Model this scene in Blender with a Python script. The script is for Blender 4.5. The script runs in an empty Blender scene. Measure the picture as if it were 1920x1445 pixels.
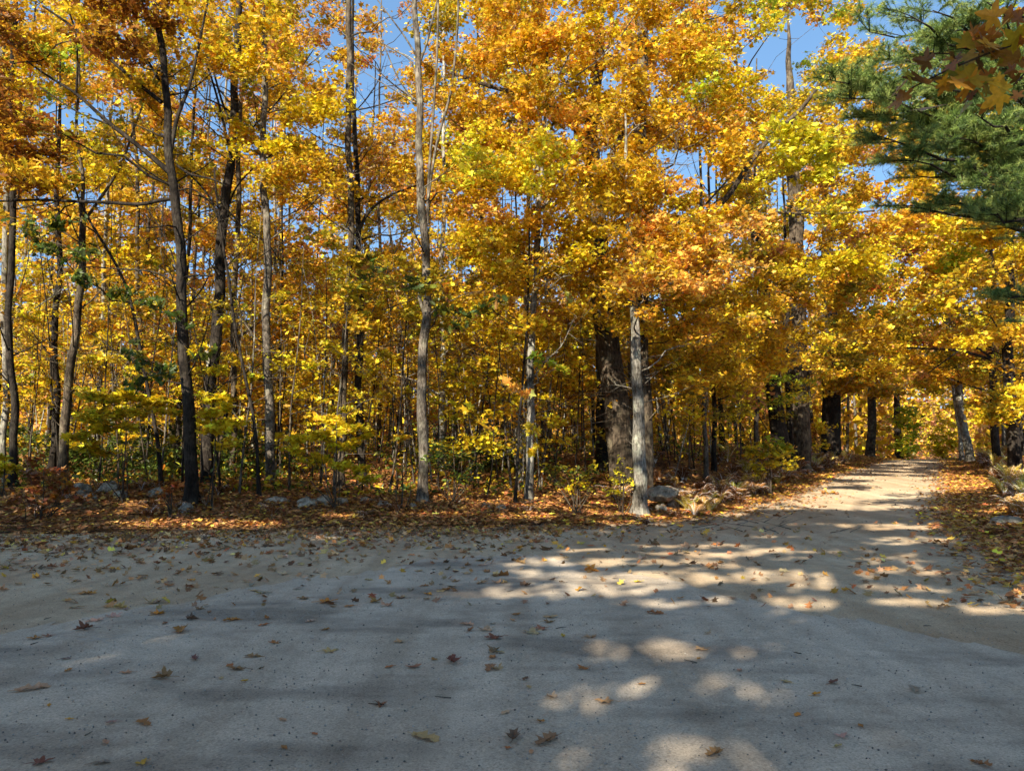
import bpy, bmesh, math, random
import numpy as np
from mathutils import Vector, noise as mnoise

R = np.random.default_rng(11)
random.seed(5)
scn = bpy.context.scene
COL = scn.collection
PI = math.pi
F = 1397.0
PITCH = math.radians(5.0)
CAMZ = 1.6
CP, SP = math.cos(PITCH), math.sin(PITCH)
EL = math.radians(33); AZ = math.radians(206.8)
SUN = np.array([math.sin(AZ)*math.cos(EL), math.cos(AZ)*math.cos(EL), math.sin(EL)])

# ------------------------------------------------------------------ camera maths
def pix(px, py, D):
    u = (px-960)/F; v = (722.5-py)/F
    d = np.array([u, CP - v*SP, SP + v*CP])
    t = D/d[1]
    return np.array([u*t, D, CAMZ + d[2]*t])

def toPix(p):
    x, y, z = p[0], p[1], p[2]-CAMZ
    f = y*CP + z*SP; up = -y*SP + z*CP
    return 960+F*x/f, 722.5-F*up/f

# ------------------------------------------------------------------ terrain
LEFT = np.array([(-60, 13.2), (-9.9, 14.4), (-5, 14.9), (-0.65, 15.2), (1.6, 16), (4.4, 18), (7.05, 21.4), (10.4, 27), (16.5, 37), (23.7, 48), (35, 66), (50, 92)], float)
RIGHT = np.array([(7.6, -8), (6.6, 0), (6.5, 6), (6.5, 8.4), (7.1, 10.4), (9.7, 16.5), (14.6, 24.5), (28.5, 48), (40, 66), (56, 92)], float)
POLY = np.vstack([LEFT, RIGHT[::-1], [(-60, -8)]])
def leftx(y): return np.interp(y, LEFT[:, 1], LEFT[:, 0])
def rightx(y): return np.interp(y, RIGHT[:, 1], RIGHT[:, 0])
def inside(x, y):
    return (y > -8) & (y < 92) & (x > np.where(y < 13.2, -60, leftx(y))) & (x < rightx(y))
def dist_edge(x, y):
    x = np.asarray(x, float); y = np.asarray(y, float)
    best = np.full(x.shape, 1e9)
    for seg in (LEFT, RIGHT):
        for a, b in zip(seg[:-1], seg[1:]):
            d = b-a; L = (d**2).sum()
            t = np.clip(((x-a[0])*d[0]+(y-a[1])*d[1])/L, 0, 1)
            best = np.minimum(best, np.hypot(x-a[0]-t*d[0], y-a[1]-t*d[1]))
    return np.where(inside(x, y), -best, best)
def sm(t):
    t = np.clip(t, 0, 1); return t*t*(3-2*t)
def slope(x, y):
    s = 1.0*sm((y-12)/38.0)
    return s - 2.2*sm((y-52)/40.0) + 16*sm((y-100)/160.0)
def bumps(x, y):
    return (0.05*np.sin(x*1.7+y*.6)+.05*np.sin(y*1.3-x*.8+2)+.035*np.sin(x*3.9+1+y*2.1)+.03*np.sin(y*4.3-x*3.1)
            + .12*np.sin(x*.31+1.3)*np.sin(y*.27))
def terrain(x, y):
    x = np.asarray(x, float); y = np.asarray(y, float)
    d = dist_edge(x, y)
    o = sm(d/4.6)
    z = slope(x, y) + o*(0.50+.40*sm((y-20)/6)*(1-sm((y-46)/10))) + sm((d-1)/4)*bumps(x, y)
    z = z + np.where((x > leftx(np.clip(y, 13.3, 91))+3) & (y > 3), sm((d-1.6)/3.5)*.75, 0)
    z = z - np.where(d < 0, 0.05, 0.05*(1-sm(d/.4)))
    return z
def tz(x, y): return float(terrain(np.array([x]), np.array([y]))[0])

# ------------------------------------------------------------------ geometry store
class Geo:
    def __init__(s): s.v = []; s.t = []; s.c = []; s.n = 0
    def add(s, v, t, c=None):
        v = np.asarray(v, np.float32).reshape(-1, 3); t = np.asarray(t, np.int32).reshape(-1, 3)
        s.v.append(v); s.t.append(t+s.n); s.n += len(v)
        if c is None: c = np.ones((len(v), 3), np.float32)
        s.c.append(np.asarray(c, np.float32))
    def mesh(s, name, mat, smooth=False, origin=(0, 0, 0), attr=True):
        v = np.concatenate(s.v) - np.array(origin, np.float32); t = np.concatenate(s.t)
        me = bpy.data.meshes.new(name)
        me.vertices.add(len(v)); me.vertices.foreach_set('co', v.ravel())
        me.loops.add(len(t)*3); me.loops.foreach_set('vertex_index', t.ravel())
        me.polygons.add(len(t)); me.polygons.foreach_set('loop_start', np.arange(0, len(t)*3, 3, dtype=np.int32))
        me.polygons.foreach_set('use_smooth', np.full(len(t), smooth))
        me.update(calc_edges=True)
        if attr:
            c = np.concatenate(s.c); a = me.color_attributes.new('Col', 'FLOAT_COLOR', 'POINT')
            c4 = np.ones((len(c), 4), np.float32); c4[:, :3] = c; a.data.foreach_set('color', c4.ravel())
        me.materials.append(mat)
        return me

def link(name, me, parent=None, loc=(0, 0, 0), color=None):
    o = bpy.data.objects.new(name, me); COL.objects.link(o)
    if parent is not None: o.parent = parent
    o.location = loc
    if color is not None: o.color = (*color, 1)
    return o
def tag(o, label, cat, group=None, kind=None):
    if label: o['label'] = label
    if cat: o['category'] = cat
    if group: o['group'] = group
    if kind: o['kind'] = kind
    return o
def empty(name, loc):
    o = bpy.data.objects.new(name, None); COL.objects.link(o); o.location = loc; return o

def tube(g, P, rad, sides=6, rough=0.0, cap=True, ridges=0):
    P = np.asarray(P, float); n = len(P)
    T = np.gradient(P, axis=0); T /= np.linalg.norm(T, axis=1)[:, None]+1e-9
    up = np.array([0.0, 1, 0.05]) if abs(T[0][1]) < .8 else np.array([1.0, 0, 0])
    A = np.cross(T, up); A /= np.linalg.norm(A, axis=1)[:, None]+1e-9
    B = np.cross(T, A)
    th = np.linspace(0, 2*PI, sides, endpoint=False)
    rad = np.asarray(rad, float)
    rr = rad[:, None]*np.ones((n, sides))
    if rough:
        rr = rr*(1+rough*R.normal(size=(n, sides)))
    if ridges:
        rr = rr*(1+.26*np.exp(-(P[:, 2:3]-P[0, 2])/.22)*np.sin(th*4+P[0, 0])+.10*np.exp(-((P[:, 2:3]-P[0, 2]-1.9)/.12)**2)*np.sin(th*2+1))
        rr = rr*(1+.05*np.sin(th*ridges+P[:, 2:3]*.7)+.04*np.sin(th*(ridges*2+1)-P[:, 2:3]*1.1))
    V = P[:, None, :] + rr[..., None]*(np.cos(th)[None, :, None]*A[:, None, :]+np.sin(th)[None, :, None]*B[:, None, :])
    i = np.arange(n-1)[:, None]*sides; j = np.arange(sides)[None, :]; k = (j+1) % sides
    a = i+j; b = i+k; c = a+sides; d = b+sides
    t = np.stack([np.stack([a, b, d], -1), np.stack([a, d, c], -1)], 2).reshape(-1, 3)
    V = V.reshape(-1, 3)
    if cap:
        V = np.vstack([V, P[-1]]); m = len(V)-1; base = (n-1)*sides
        t = np.vstack([t, [(base+q, base+(q+1) % sides, m) for q in range(sides)]])
    g.add(V, t)

def smooth_path(P, n):
    P = np.asarray(P, float)
    d = np.r_[0, np.cumsum(np.linalg.norm(np.diff(P, axis=0), axis=1))]
    s = np.linspace(0, d[-1], n)
    Q = np.stack([np.interp(s, d, P[:, k]) for k in range(P.shape[1])], 1)
    for _ in range(2):
        Q[1:-1] = (Q[:-2]+2*Q[1:-1]+Q[2:])/4
    return Q

# ------------------------------------------------------------------ leaf shapes
def fan(pts, fold=.10):
    pts = np.array(pts, float); n = len(pts)
    z = fold*np.abs(pts[:, 0]) - .07*pts[:, 1]**2
    V = np.vstack([[0, 0, -.02], np.c_[pts, z]])
    return V, np.array([(0, 1+i, 1+(i+1) % n) for i in range(n)])
def polar(lst):
    return [(r*math.cos(math.radians(a)), r*math.sin(math.radians(a))) for a, r in lst]
half_big = [(-80, .20), (-58, .36), (-46, .54), (-36, .44), (-24, .47), (-12, .28), (4, .48), (10, .62), (18, .70), (25, .54), (33, .50), (46, .30), (60, .40), (64, .56), (72, .50), (80, .66)]
half = [(-75, .22), (-42, .50), (-15, .30), (18, .62), (40, .34), (66, .40)]
MAPLE = fan(polar(half+[(90, .72)]+[(180-a, r) for a, r in half[::-1]]+[(270, .12)]))
MAPLE_BIG = fan(polar(half_big+[(90, .80)]+[(180-a, r) for a, r in half_big[::-1]]+[(270, .12)]))
MAPLE_S = fan([(0, -.35), (.42, -.22), (.2, .05), (.52, .22), (.12, .3), (0, .6), (-.12, .3), (-.52, .22), (-.2, .05), (-.42, -.22)])
oh = [(.06, -.6), (.2, -.38), (.1, -.28), (.32, -.12), (.14, 0), (.38, .22), (.15, .3), (.2, .5)]
OAK = fan(oh+[(0, .65)]+[(-x, y) for x, y in oh[::-1]])
oval = fan([(0, -.5), (.22, -.2), (.25, .12), (.1, .42), (0, .55), (-.1, .42), (-.25, .12), (-.22, -.2)], .2)
DIAM = (np.array([(0, -.5, 0), (.42, .02, .06), (0, .55, -.04), (-.42, .02, .06)]), np.array([(0, 1, 2), (0, 2, 3)]))
PENT = fan([(0, -.42), (.45, -.1), (.22, .12), (.1, .52), (-.1, .52), (-.22, .12), (-.45, -.1)])

PAL = dict(
 gold=[((.67, .42, .028), 4), ((.72, .51, .04), 3), ((.64, .34, .025), 2.5), ((.42, .26, .04), 1.5)],
 yellow=[((.78, .58, .03), 4), ((.70, .58, .04), 2), ((.70, .46, .025), 2)],
 lemon=[((.72, .62, .04), 3), ((.62, .60, .05), 3), ((.76, .52, .04), 1)],
 orange=[((.72, .36, .03), 4), ((.76, .45, .04), 4), ((.62, .23, .03), 1), ((.70, .40, .12), 1)],
 peach=[((.78, .38, .07), 3), ((.78, .48, .09), 3), ((.68, .26, .05), 1)],
 pink=[((.56, .24, .10), 3), ((.60, .32, .10), 3), ((.60, .34, .04), 2)],
 red=[((.42, .09, .03), 3), ((.52, .18, .04), 3)],
 rust=[((.26, .10, .02), 3), ((.34, .14, .02), 2), ((.42, .20, .02), 2), ((.16, .08, .02), 1)],
 olive=[((.36, .28, .02), 3), ((.26, .26, .03), 2), ((.50, .34, .03), 2)],
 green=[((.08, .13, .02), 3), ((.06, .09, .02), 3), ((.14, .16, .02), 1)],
 lime=[((.40, .52, .04), 2), ((.30, .40, .04), 2), ((.60, .52, .04), 1)],
 shrub=[((.74, .56, .03), 4), ((.64, .54, .03), 2), ((.72, .42, .03), 1)],
 crim=[((.26, .07, .03), 2), ((.22, .085, .04), 3), ((.36, .17, .05), 3)],
 litter=[((.42, .19, .065), 4), ((.34, .145, .05), 4), ((.52, .27, .09), 3), ((.20, .09, .04), 2.5), ((.60, .32, .05), 2), ((.62, .46, .08), .9), ((.42, .12, .04), 1)],
 tanroad=[((.30, .18, .09), 4), ((.38, .24, .12), 4), ((.20, .12, .07), 2), ((.40, .26, .12), 2), ((.5, .30, .06), .7)],
)
def cols(pal, n, jit=.24):
    if isinstance(pal, str): pal = [(pal, 1)]
    C = []; W = []
    for p, w in pal:
        tot = sum(x[1] for x in PAL[p])
        for c, ww in PAL[p]: C.append(c); W.append(w*ww/tot)
    W = np.array(W)/sum(W)
    c = np.array(C)[R.choice(len(C), n, p=W)]
    b = np.exp(R.normal(0, jit, (n, 1)))
    h = 1+R.normal(0, .06, (n, 3))
    return np.clip(c*b*h, 0.005, .9)

def put_leaves(g, P, tmpl, size, pal, tilt=.9, upw=.8, jit=.24, cc=None):
    P = np.asarray(P); n = len(P)
    if n == 0: return
    V, T = tmpl; m = len(V)
    N = R.normal(size=(n, 3))*tilt; N[:, 2] = np.abs(N[:, 2])*.6+upw
    N /= np.linalg.norm(N, axis=1)[:, None]
    a = R.normal(size=(n, 3)); X = np.cross(N, a); X /= np.linalg.norm(X, axis=1)[:, None]+1e-9
    Y = np.cross(N, X)
    s = size*np.exp(R.normal(0, .30, n))
    W = P[:, None, :] + s[:, None, None]*(V[None, :, 0:1]*X[:, None]+V[None, :, 1:2]*Y[:, None]+V[None, :, 2:3]*N[:, None]*R.uniform(.3, 2.2, (n, 1, 1)))
    c = cols(pal, n, jit*1.2) if cc is None else cc
    g.add(W.reshape(-1, 3), (T[None]+(np.arange(n)*m)[:, None, None]).reshape(-1, 3), np.repeat(c, m, 0))

# ------------------------------------------------------------------ materials
def newmat(name):
    m = bpy.data.materials.new(name); m.use_nodes = True
    nt = m.node_tree; nt.nodes.clear()
    return m, nt, nt.nodes, nt.links
def node(nt, typ, **kw):
    n = nt.nodes.new(typ)
    for k, v in kw.items():
        if k.startswith('_'): setattr(n, k[1:], v)
        else: n.inputs[k.replace('__', ' ')].default_value = v
    return n
def ramp(nt, stops, interp='LINEAR'):
    r = nt.nodes.new('ShaderNodeValToRGB'); e = r.color_ramp.elements; r.color_ramp.interpolation = interp
    while len(e) < len(stops): e.new(.5)
    for i, (p, c) in enumerate(stops):
        e[i].position = p; e[i].color = (*c, 1) if len(c) == 3 else c
    return r
def mixc(nt, typ, a, b, fac):
    m = nt.nodes.new('ShaderNodeMix'); m.data_type = 'RGBA'; m.blend_type = typ
    for inp, val in ((m.inputs[0], fac), (m.inputs[6], a), (m.inputs[7], b)):
        if hasattr(val, 'links') or isinstance(val, bpy.types.NodeSocket): nt.links.new(val, inp)
        elif isinstance(val, (int, float)): inp.default_value = val
        else: inp.default_value = (*val, 1)
    return m.outputs[2]

def leaf_material(name, trans=.37, rough=.42):
    m, nt, N, L = newmat(name)
    at = node(nt, 'ShaderNodeVertexColor'); at.layer_name = 'Col'
    oi = N.new('ShaderNodeObjectInfo')
    c = mixc(nt, 'MULTIPLY', at.outputs[0], oi.outputs['Color'], 1.0)
    tc = N.new('ShaderNodeTexCoord')
    nz = node(nt, 'ShaderNodeTexNoise', Scale=35.0, Detail=2.0); L.new(tc.outputs['Object'], nz.inputs['Vector'])
    rp = ramp(nt, [(.3, (.78, .74, .7)), (.65, (1.08, 1.06, 1.0))]); L.new(nz.outputs[0], rp.inputs[0])
    c = mixc(nt, 'MULTIPLY', c, rp.outputs[0], 1.0)
    p = node(nt, 'ShaderNodeBsdfPrincipled', Roughness=rough); p.inputs['Specular IOR Level'].default_value = .35
    L.new(c, p.inputs['Base Color'])
    t = N.new('ShaderNodeBsdfTranslucent'); L.new(c, t.inputs['Color'])
    x = N.new('ShaderNodeMixShader'); x.inputs[0].default_value = trans
    L.new(p.outputs[0], x.inputs[1]); L.new(t.outputs[0], x.inputs[2])
    o = N.new('ShaderNodeOutputMaterial'); L.new(x.outputs[0], o.inputs[0])
    return m
M_LEAF = leaf_material('autumn_leaf')
M_DRY = leaf_material('dry_leaf', .10, .75)
M_NEEDLE = leaf_material('pine_needle', .25, .5)

def bark_material(name, sc=1.0, bump=.9, lich=.5):
    m, nt, N, L = newmat(name)
    tc = N.new('ShaderNodeTexCoord'); oi = N.new('ShaderNodeObjectInfo')
    mp = N.new('ShaderNodeMapping'); mp.inputs['Scale'].default_value = (1, 1, .24); L.new(tc.outputs['Object'], mp.inputs[0])
    n1 = node(nt, 'ShaderNodeTexNoise', Scale=26.0*sc, Detail=5.0, Roughness=.65); L.new(mp.outputs[0], n1.inputs['Vector'])
    r1 = ramp(nt, [(.34, (.16, .14, .12)), (.47, (.62, .60, .58)), (.66, (1.25, 1.22, 1.18))]); L.new(n1.outputs[0], r1.inputs[0])
    c = mixc(nt, 'MULTIPLY', oi.outputs['Color'], r1.outputs[0], 1.0)
    n2 = node(nt, 'ShaderNodeTexNoise', Scale=3.2, Detail=4.0, Roughness=.6); L.new(tc.outputs['Object'], n2.inputs['Vector'])
    r2 = ramp(nt, [(.50, (0, 0, 0)), (.62, (lich, lich, lich))]); L.new(n2.outputs[0], r2.inputs[0])
    lc_ = mixc(nt, 'MULTIPLY', oi.outputs['Color'], (1.75, 1.95, 1.75), 1.0)
    c2 = mixc(nt, 'MULTIPLY', lc_, r1.outputs[0], .6)
    c = mixc(nt, 'MIX', c, c2, r2.outputs[0])
    n3 = node(nt, 'ShaderNodeTexNoise', Scale=2.2, Detail=6.0, Roughness=.7); L.new(tc.outputs['Object'], n3.inputs['Vector'])
    r3 = ramp(nt, [(.38, (.30, .28, .24)), (.52, (.85, .85, .82)), (.66, (1.35, 1.35, 1.3))]); L.new(n3.outputs[0], r3.inputs[0])
    c = mixc(nt, 'MULTIPLY', c, r3.outputs[0], 1.0)
    p = node(nt, 'ShaderNodeBsdfPrincipled', Roughness=.9); p.inputs['Specular IOR Level'].default_value = .15
    L.new(c, p.inputs['Base Color'])
    b = node(nt, 'ShaderNodeBump', Strength=bump, Distance=.03); L.new(n1.outputs[0], b.inputs['Height']); L.new(b.outputs[0], p.inputs['Normal'])
    o = N.new('ShaderNodeOutputMaterial'); L.new(p.outputs[0], o.inputs[0])
    return m
M_BARK = bark_material('bark')
M_BIGBARK = bark_material('furrowed_bark', .75, 1.0, .45)

def floor_material():
    m, nt, N, L = newmat('forest_floor')
    tc = N.new('ShaderNodeTexCoord')
    v = node(nt, 'ShaderNodeTexVoronoi', Scale=11.0, Randomness=1.0); L.new(tc.outputs['Object'], v.inputs['Vector'])
    sp = N.new('ShaderNodeSeparateColor'); L.new(v.outputs['Color'], sp.inputs[0])
    r = ramp(nt, [(0, (.07, .04, .025)), (.3, (.16, .075, .035)), (.55, (.26, .12, .05)), (.8, (.34, .18, .07)), (1, (.46, .28, .07))]); L.new(sp.outputs[0], r.inputs[0])
    n = node(nt, 'ShaderNodeTexNoise', Scale=1.4, Detail=6.0, Roughness=.7); L.new(tc.outputs['Object'], n.inputs['Vector'])
    r2 = ramp(nt, [(.35, (.45, .42, .38)), (.6, (1.1, 1.05, 1.0))]); L.new(n.outputs[0], r2.inputs[0])
    c = mixc(nt, 'MULTIPLY', r.outputs[0], r2.outputs[0], 1.0)
    p = node(nt, 'ShaderNodeBsdfPrincipled', Roughness=.95); p.inputs['Specular IOR Level'].default_value = .1
    L.new(c, p.inputs['Base Color'])
    b = node(nt, 'ShaderNodeBump', Strength=1.0, Distance=.06); L.new(v.outputs['Distance'], b.inputs['Height']); L.new(b.outputs[0], p.inputs['Normal'])
    o = N.new('ShaderNodeOutputMaterial'); L.new(p.outputs[0], o.inputs[0])
    return m
M_FLOOR = floor_material()

def road_material(name, base, var, crack=0.0, speck=.5):
    m, nt, N, L = newmat(name)
    tc = N.new('ShaderNodeTexCoord')
    big = node(nt, 'ShaderNodeTexNoise', Scale=.55, Detail=6.0, Roughness=.62, Distortion=.4); L.new(tc.outputs['Object'], big.inputs['Vector'])
    r0 = ramp(nt, [(.32, base), (.66, var)]); L.new(big.outputs[0], r0.inputs[0])
    fine = node(nt, 'ShaderNodeTexNoise', Scale=70.0, Detail=4.0, Roughness=.8); L.new(tc.outputs['Object'], fine.inputs['Vector'])
    r1 = ramp(nt, [(.36, (.45, .44, .43)), (.50, (.98, .98, .98)), (.68, (1.4, 1.39, 1.36))]); L.new(fine.outputs[0], r1.inputs[0])
    c = mixc(nt, 'MULTIPLY', r0.outputs[0], r1.outputs[0], speck)
    st = node(nt, 'ShaderNodeTexVoronoi', Scale=75.0); L.new(tc.outputs['Object'], st.inputs['Vector'])
    sc = N.new('ShaderNodeSeparateColor'); L.new(st.outputs['Color'], sc.inputs[0])
    r2 = ramp(nt, [(.0, (.5, .5, .5)), (.14, (.95, .95, .95)), (.9, (1, 1, 1)), (1, (1.35, 1.32, 1.28))]); L.new(sc.outputs[1], r2.inputs[0])
    c = mixc(nt, 'MULTIPLY', c, r2.outputs[0], speck)
    med = node(nt, 'ShaderNodeTexNoise', Scale=4.0, Detail=5.0, Roughness=.7); L.new(tc.outputs['Object'], med.inputs['Vector'])
    r3 = ramp(nt, [(.3, (.80, .80, .80)), (.6, (1.05, 1.05, 1.05))]); L.new(med.outputs[0], r3.inputs[0])
    c = mixc(nt, 'MULTIPLY', c, r3.outputs[0], .8)
    mt = N.new('ShaderNodeMapping'); mt.inputs['Rotation'].default_value = (0, 0, math.radians(32)); mt.inputs['Scale'].default_value = (1.5, .07, 1); L.new(tc.outputs['Object'], mt.inputs[0])
    tr = node(nt, 'ShaderNodeTexNoise', Scale=1.0, Detail=3.0, Roughness=.6); L.new(mt.outputs[0], tr.inputs['Vector'])
    rt = ramp(nt, [(.38, (.80, .78, .76)), (.55, (1, 1, 1)), (.68, (1.10, 1.10, 1.10))]); L.new(tr.outputs[0], rt.inputs[0])
    c = mixc(nt, 'MULTIPLY', c, rt.outputs[0], .9)
    if crack:
        mpx = N.new('ShaderNodeMapping'); mpx.inputs['Scale'].default_value = (.35, .8, 1); mpx.inputs['Location'].default_value = (.4, .2, 0); L.new(tc.outputs['Object'], mpx.inputs[0])
        stn = node(nt, 'ShaderNodeTexNoise', Scale=1.1, Detail=4.0, Roughness=.6); L.new(mpx.outputs[0], stn.inputs['Vector'])
        r5 = ramp(nt, [(.50, (1, 1, 1)), (.62, (.60, .60, .61))]); L.new(stn.outputs[0], r5.inputs[0])
        c = mixc(nt, 'MULTIPLY', c, r5.outputs[0], 1.0)
        ds = node(nt, 'ShaderNodeTexNoise', Scale=1.4, Detail=5.0); L.new(tc.outputs['Object'], ds.inputs['Vector'])
        wv = mixc(nt, 'LINEAR_LIGHT', tc.outputs['Object'], ds.outputs[1], .22)
        vc = node(nt, 'ShaderNodeTexVoronoi', Scale=2.4); vc.feature = 'DISTANCE_TO_EDGE'; L.new(wv, vc.inputs['Vector'])
        r4 = ramp(nt, [(0, (1, 1, 1)), (.016, (0, 0, 0))]); L.new(vc.outputs[0], r4.inputs[0])
        msk = node(nt, 'ShaderNodeTexNoise', Scale=.35, Detail=2.0); L.new(tc.outputs['Object'], msk.inputs['Vector'])
        r6 = ramp(nt, [(.48, (0, 0, 0)), (.58, (crack, crack, crack))]); L.new(msk.outputs[0], r6.inputs[0])
        fac = mixc(nt, 'MULTIPLY', r4.outputs[0], r6.outputs[0], 1.0)
        c = mixc(nt, 'MIX', c, (.36, .34, .29), fac)
    p = node(nt, 'ShaderNodeBsdfPrincipled', Roughness=.96); p.inputs['Specular IOR Level'].default_value = .04
    L.new(c, p.inputs['Base Color'])
    b = node(nt, 'ShaderNodeBump', Strength=.55, Distance=.012); L.new(fine.outputs[0], b.inputs['Height'])
    b2 = node(nt, 'ShaderNodeBump', Strength=.35, Distance=.03); L.new(med.outputs[0], b2.inputs['Height']); L.new(b.outputs[0], b2.inputs['Normal'])
    L.new(b2.outputs[0], p.inputs['Normal'])
    o = N.new('ShaderNodeOutputMaterial'); L.new(p.outputs[0], o.inputs[0])
    return m
M_GRAVEL = road_material('gravel_dirt', (.44, .31, .19), (.57, .45, .30), 0, .6)
M_ASPH = road_material('worn_asphalt', (.485, .395, .29), (.575, .48, .36), .5, .55)

def rock_material():
    m, nt, N, L = newmat('granite_rock')
    tc = N.new('ShaderNodeTexCoord')
    n = node(nt, 'ShaderNodeTexNoise', Scale=7.0, Detail=8.0, Roughness=.7); L.new(tc.outputs['Object'], n.inputs['Vector'])
    r = ramp(nt, [(.3, (.04, .034, .024)), (.46, (.16, .135, .095)), (.58, (.34, .295, .22)), (.68, (.13, .14, .05))]); L.new(n.outputs[0], r.inputs[0])
    p = node(nt, 'ShaderNodeBsdfPrincipled', Roughness=.9); L.new(r.outputs[0], p.inputs['Base Color'])
    b = node(nt, 'ShaderNodeBump', Strength=.8, Distance=.04); L.new(n.outputs[0], b.inputs['Height']); L.new(b.outputs[0], p.inputs['Normal'])
    o = N.new('ShaderNodeOutputMaterial'); L.new(p.outputs[0], o.inputs[0])
    return m
M_ROCK = rock_material()

# ------------------------------------------------------------------ ground sheets
def axis(lo, hi, fine_lo, fine_hi, fs, cs):
    a = list(np.arange(lo, fine_lo, cs))+list(np.arange(fine_lo, fine_hi, fs))+list(np.arange(fine_hi, hi+cs, cs))
    return np.array(a)
def grid_mesh(name, X, Y, Z, mat):
    ny, nx = X.shape
    g = Geo(); i = np.arange(ny-1)[:, None]*nx; j = np.arange(nx-1)[None]
    a = i+j
    t = np.stack([np.stack([a, a+1, a+nx+1], -1), np.stack([a, a+nx+1, a+nx], -1)], 2).reshape(-1, 3)
    g.add(np.stack([X, Y, Z], -1).reshape(-1, 3), t)
    return g.mesh(name, mat, True, attr=False)
gx = np.r_[np.arange(-420, -30, 15), np.arange(-30, 46, .3), np.arange(46, 421, 15)]
gy = np.r_[np.arange(-60, -4, 4), np.arange(-4, 56, .3), np.arange(56, 110, 2), np.arange(110, 520, 20)]
X, Y = np.meshgrid(gx, gy)
tag(link('ground', grid_mesh('ground', X, Y, terrain(X, Y), M_FLOOR)), None, None, kind='structure')
def roadz(x, y): return slope(x, y) + .03*np.sin(x*.5+y*.2)*sm((y-4)/6) + .01*np.sin(x*2.1)*np.sin(y*1.7)
ys = np.r_[np.arange(-8, 56, .25), np.arange(56, 92, 1)]
u = np.r_[np.linspace(0, .6, 30)[:-1], np.linspace(.6, 1, 60)]
rag = lambda y, s: .16*np.sin(y*2.3+s)+.10*np.sin(y*5.1+2*s)+.06*np.sin(y*11.3+s)
lx = np.where(ys < 13.2, -60, leftx(ys))-.15+rag(ys, 1)*.8; rx = rightx(ys)+.15+rag(ys, 4)*1.2
X = lx[:, None]+(rx-lx)[:, None]*u[None]; Y = np.repeat(ys[:, None], len(u), 1)
tag(link('gravel_road', grid_mesh('gravel_road', X, Y, roadz(X, Y), M_GRAVEL)), None, None, kind='structure')
# worn asphalt apron in front, one sheet above the gravel
AP = np.array([(-60, 3.5), (-12, 4.8), (-4.6, 6.5), (-3.7, 7.84), (-2.66, 9.3), (-1.2, 10.9), (0, 11.5), (1.2, 10.6), (2.35, 8.5), (3.2, 7.0), (4.15, 6.05), (5.5, 5.0), (6.2, 3.5)])
xs = np.r_[np.arange(-60, -12, 2), np.arange(-12, 6.2, .06)]
top = np.interp(xs, AP[:, 0], AP[:, 1]) + .10*np.sin(xs*57)*np.sin(xs*3.3)+.16*np.sin(xs*1.9+2) + .13*np.sin(xs*4.1)+.09*np.sin(xs*9.7+1)+.06*np.sin(xs*23)+.07*R.normal(size=len(xs))
vv = np.linspace(0, 1, 40)
X = np.repeat(xs[None], 40, 0); Y = -7.5+(top+7.5)[None]*vv[:, None]
tag(link('asphalt_pavement', grid_mesh('asphalt_pavement', X, Y, roadz(X, Y)+.005, M_ASPH)), None, None, kind='structure')

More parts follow.
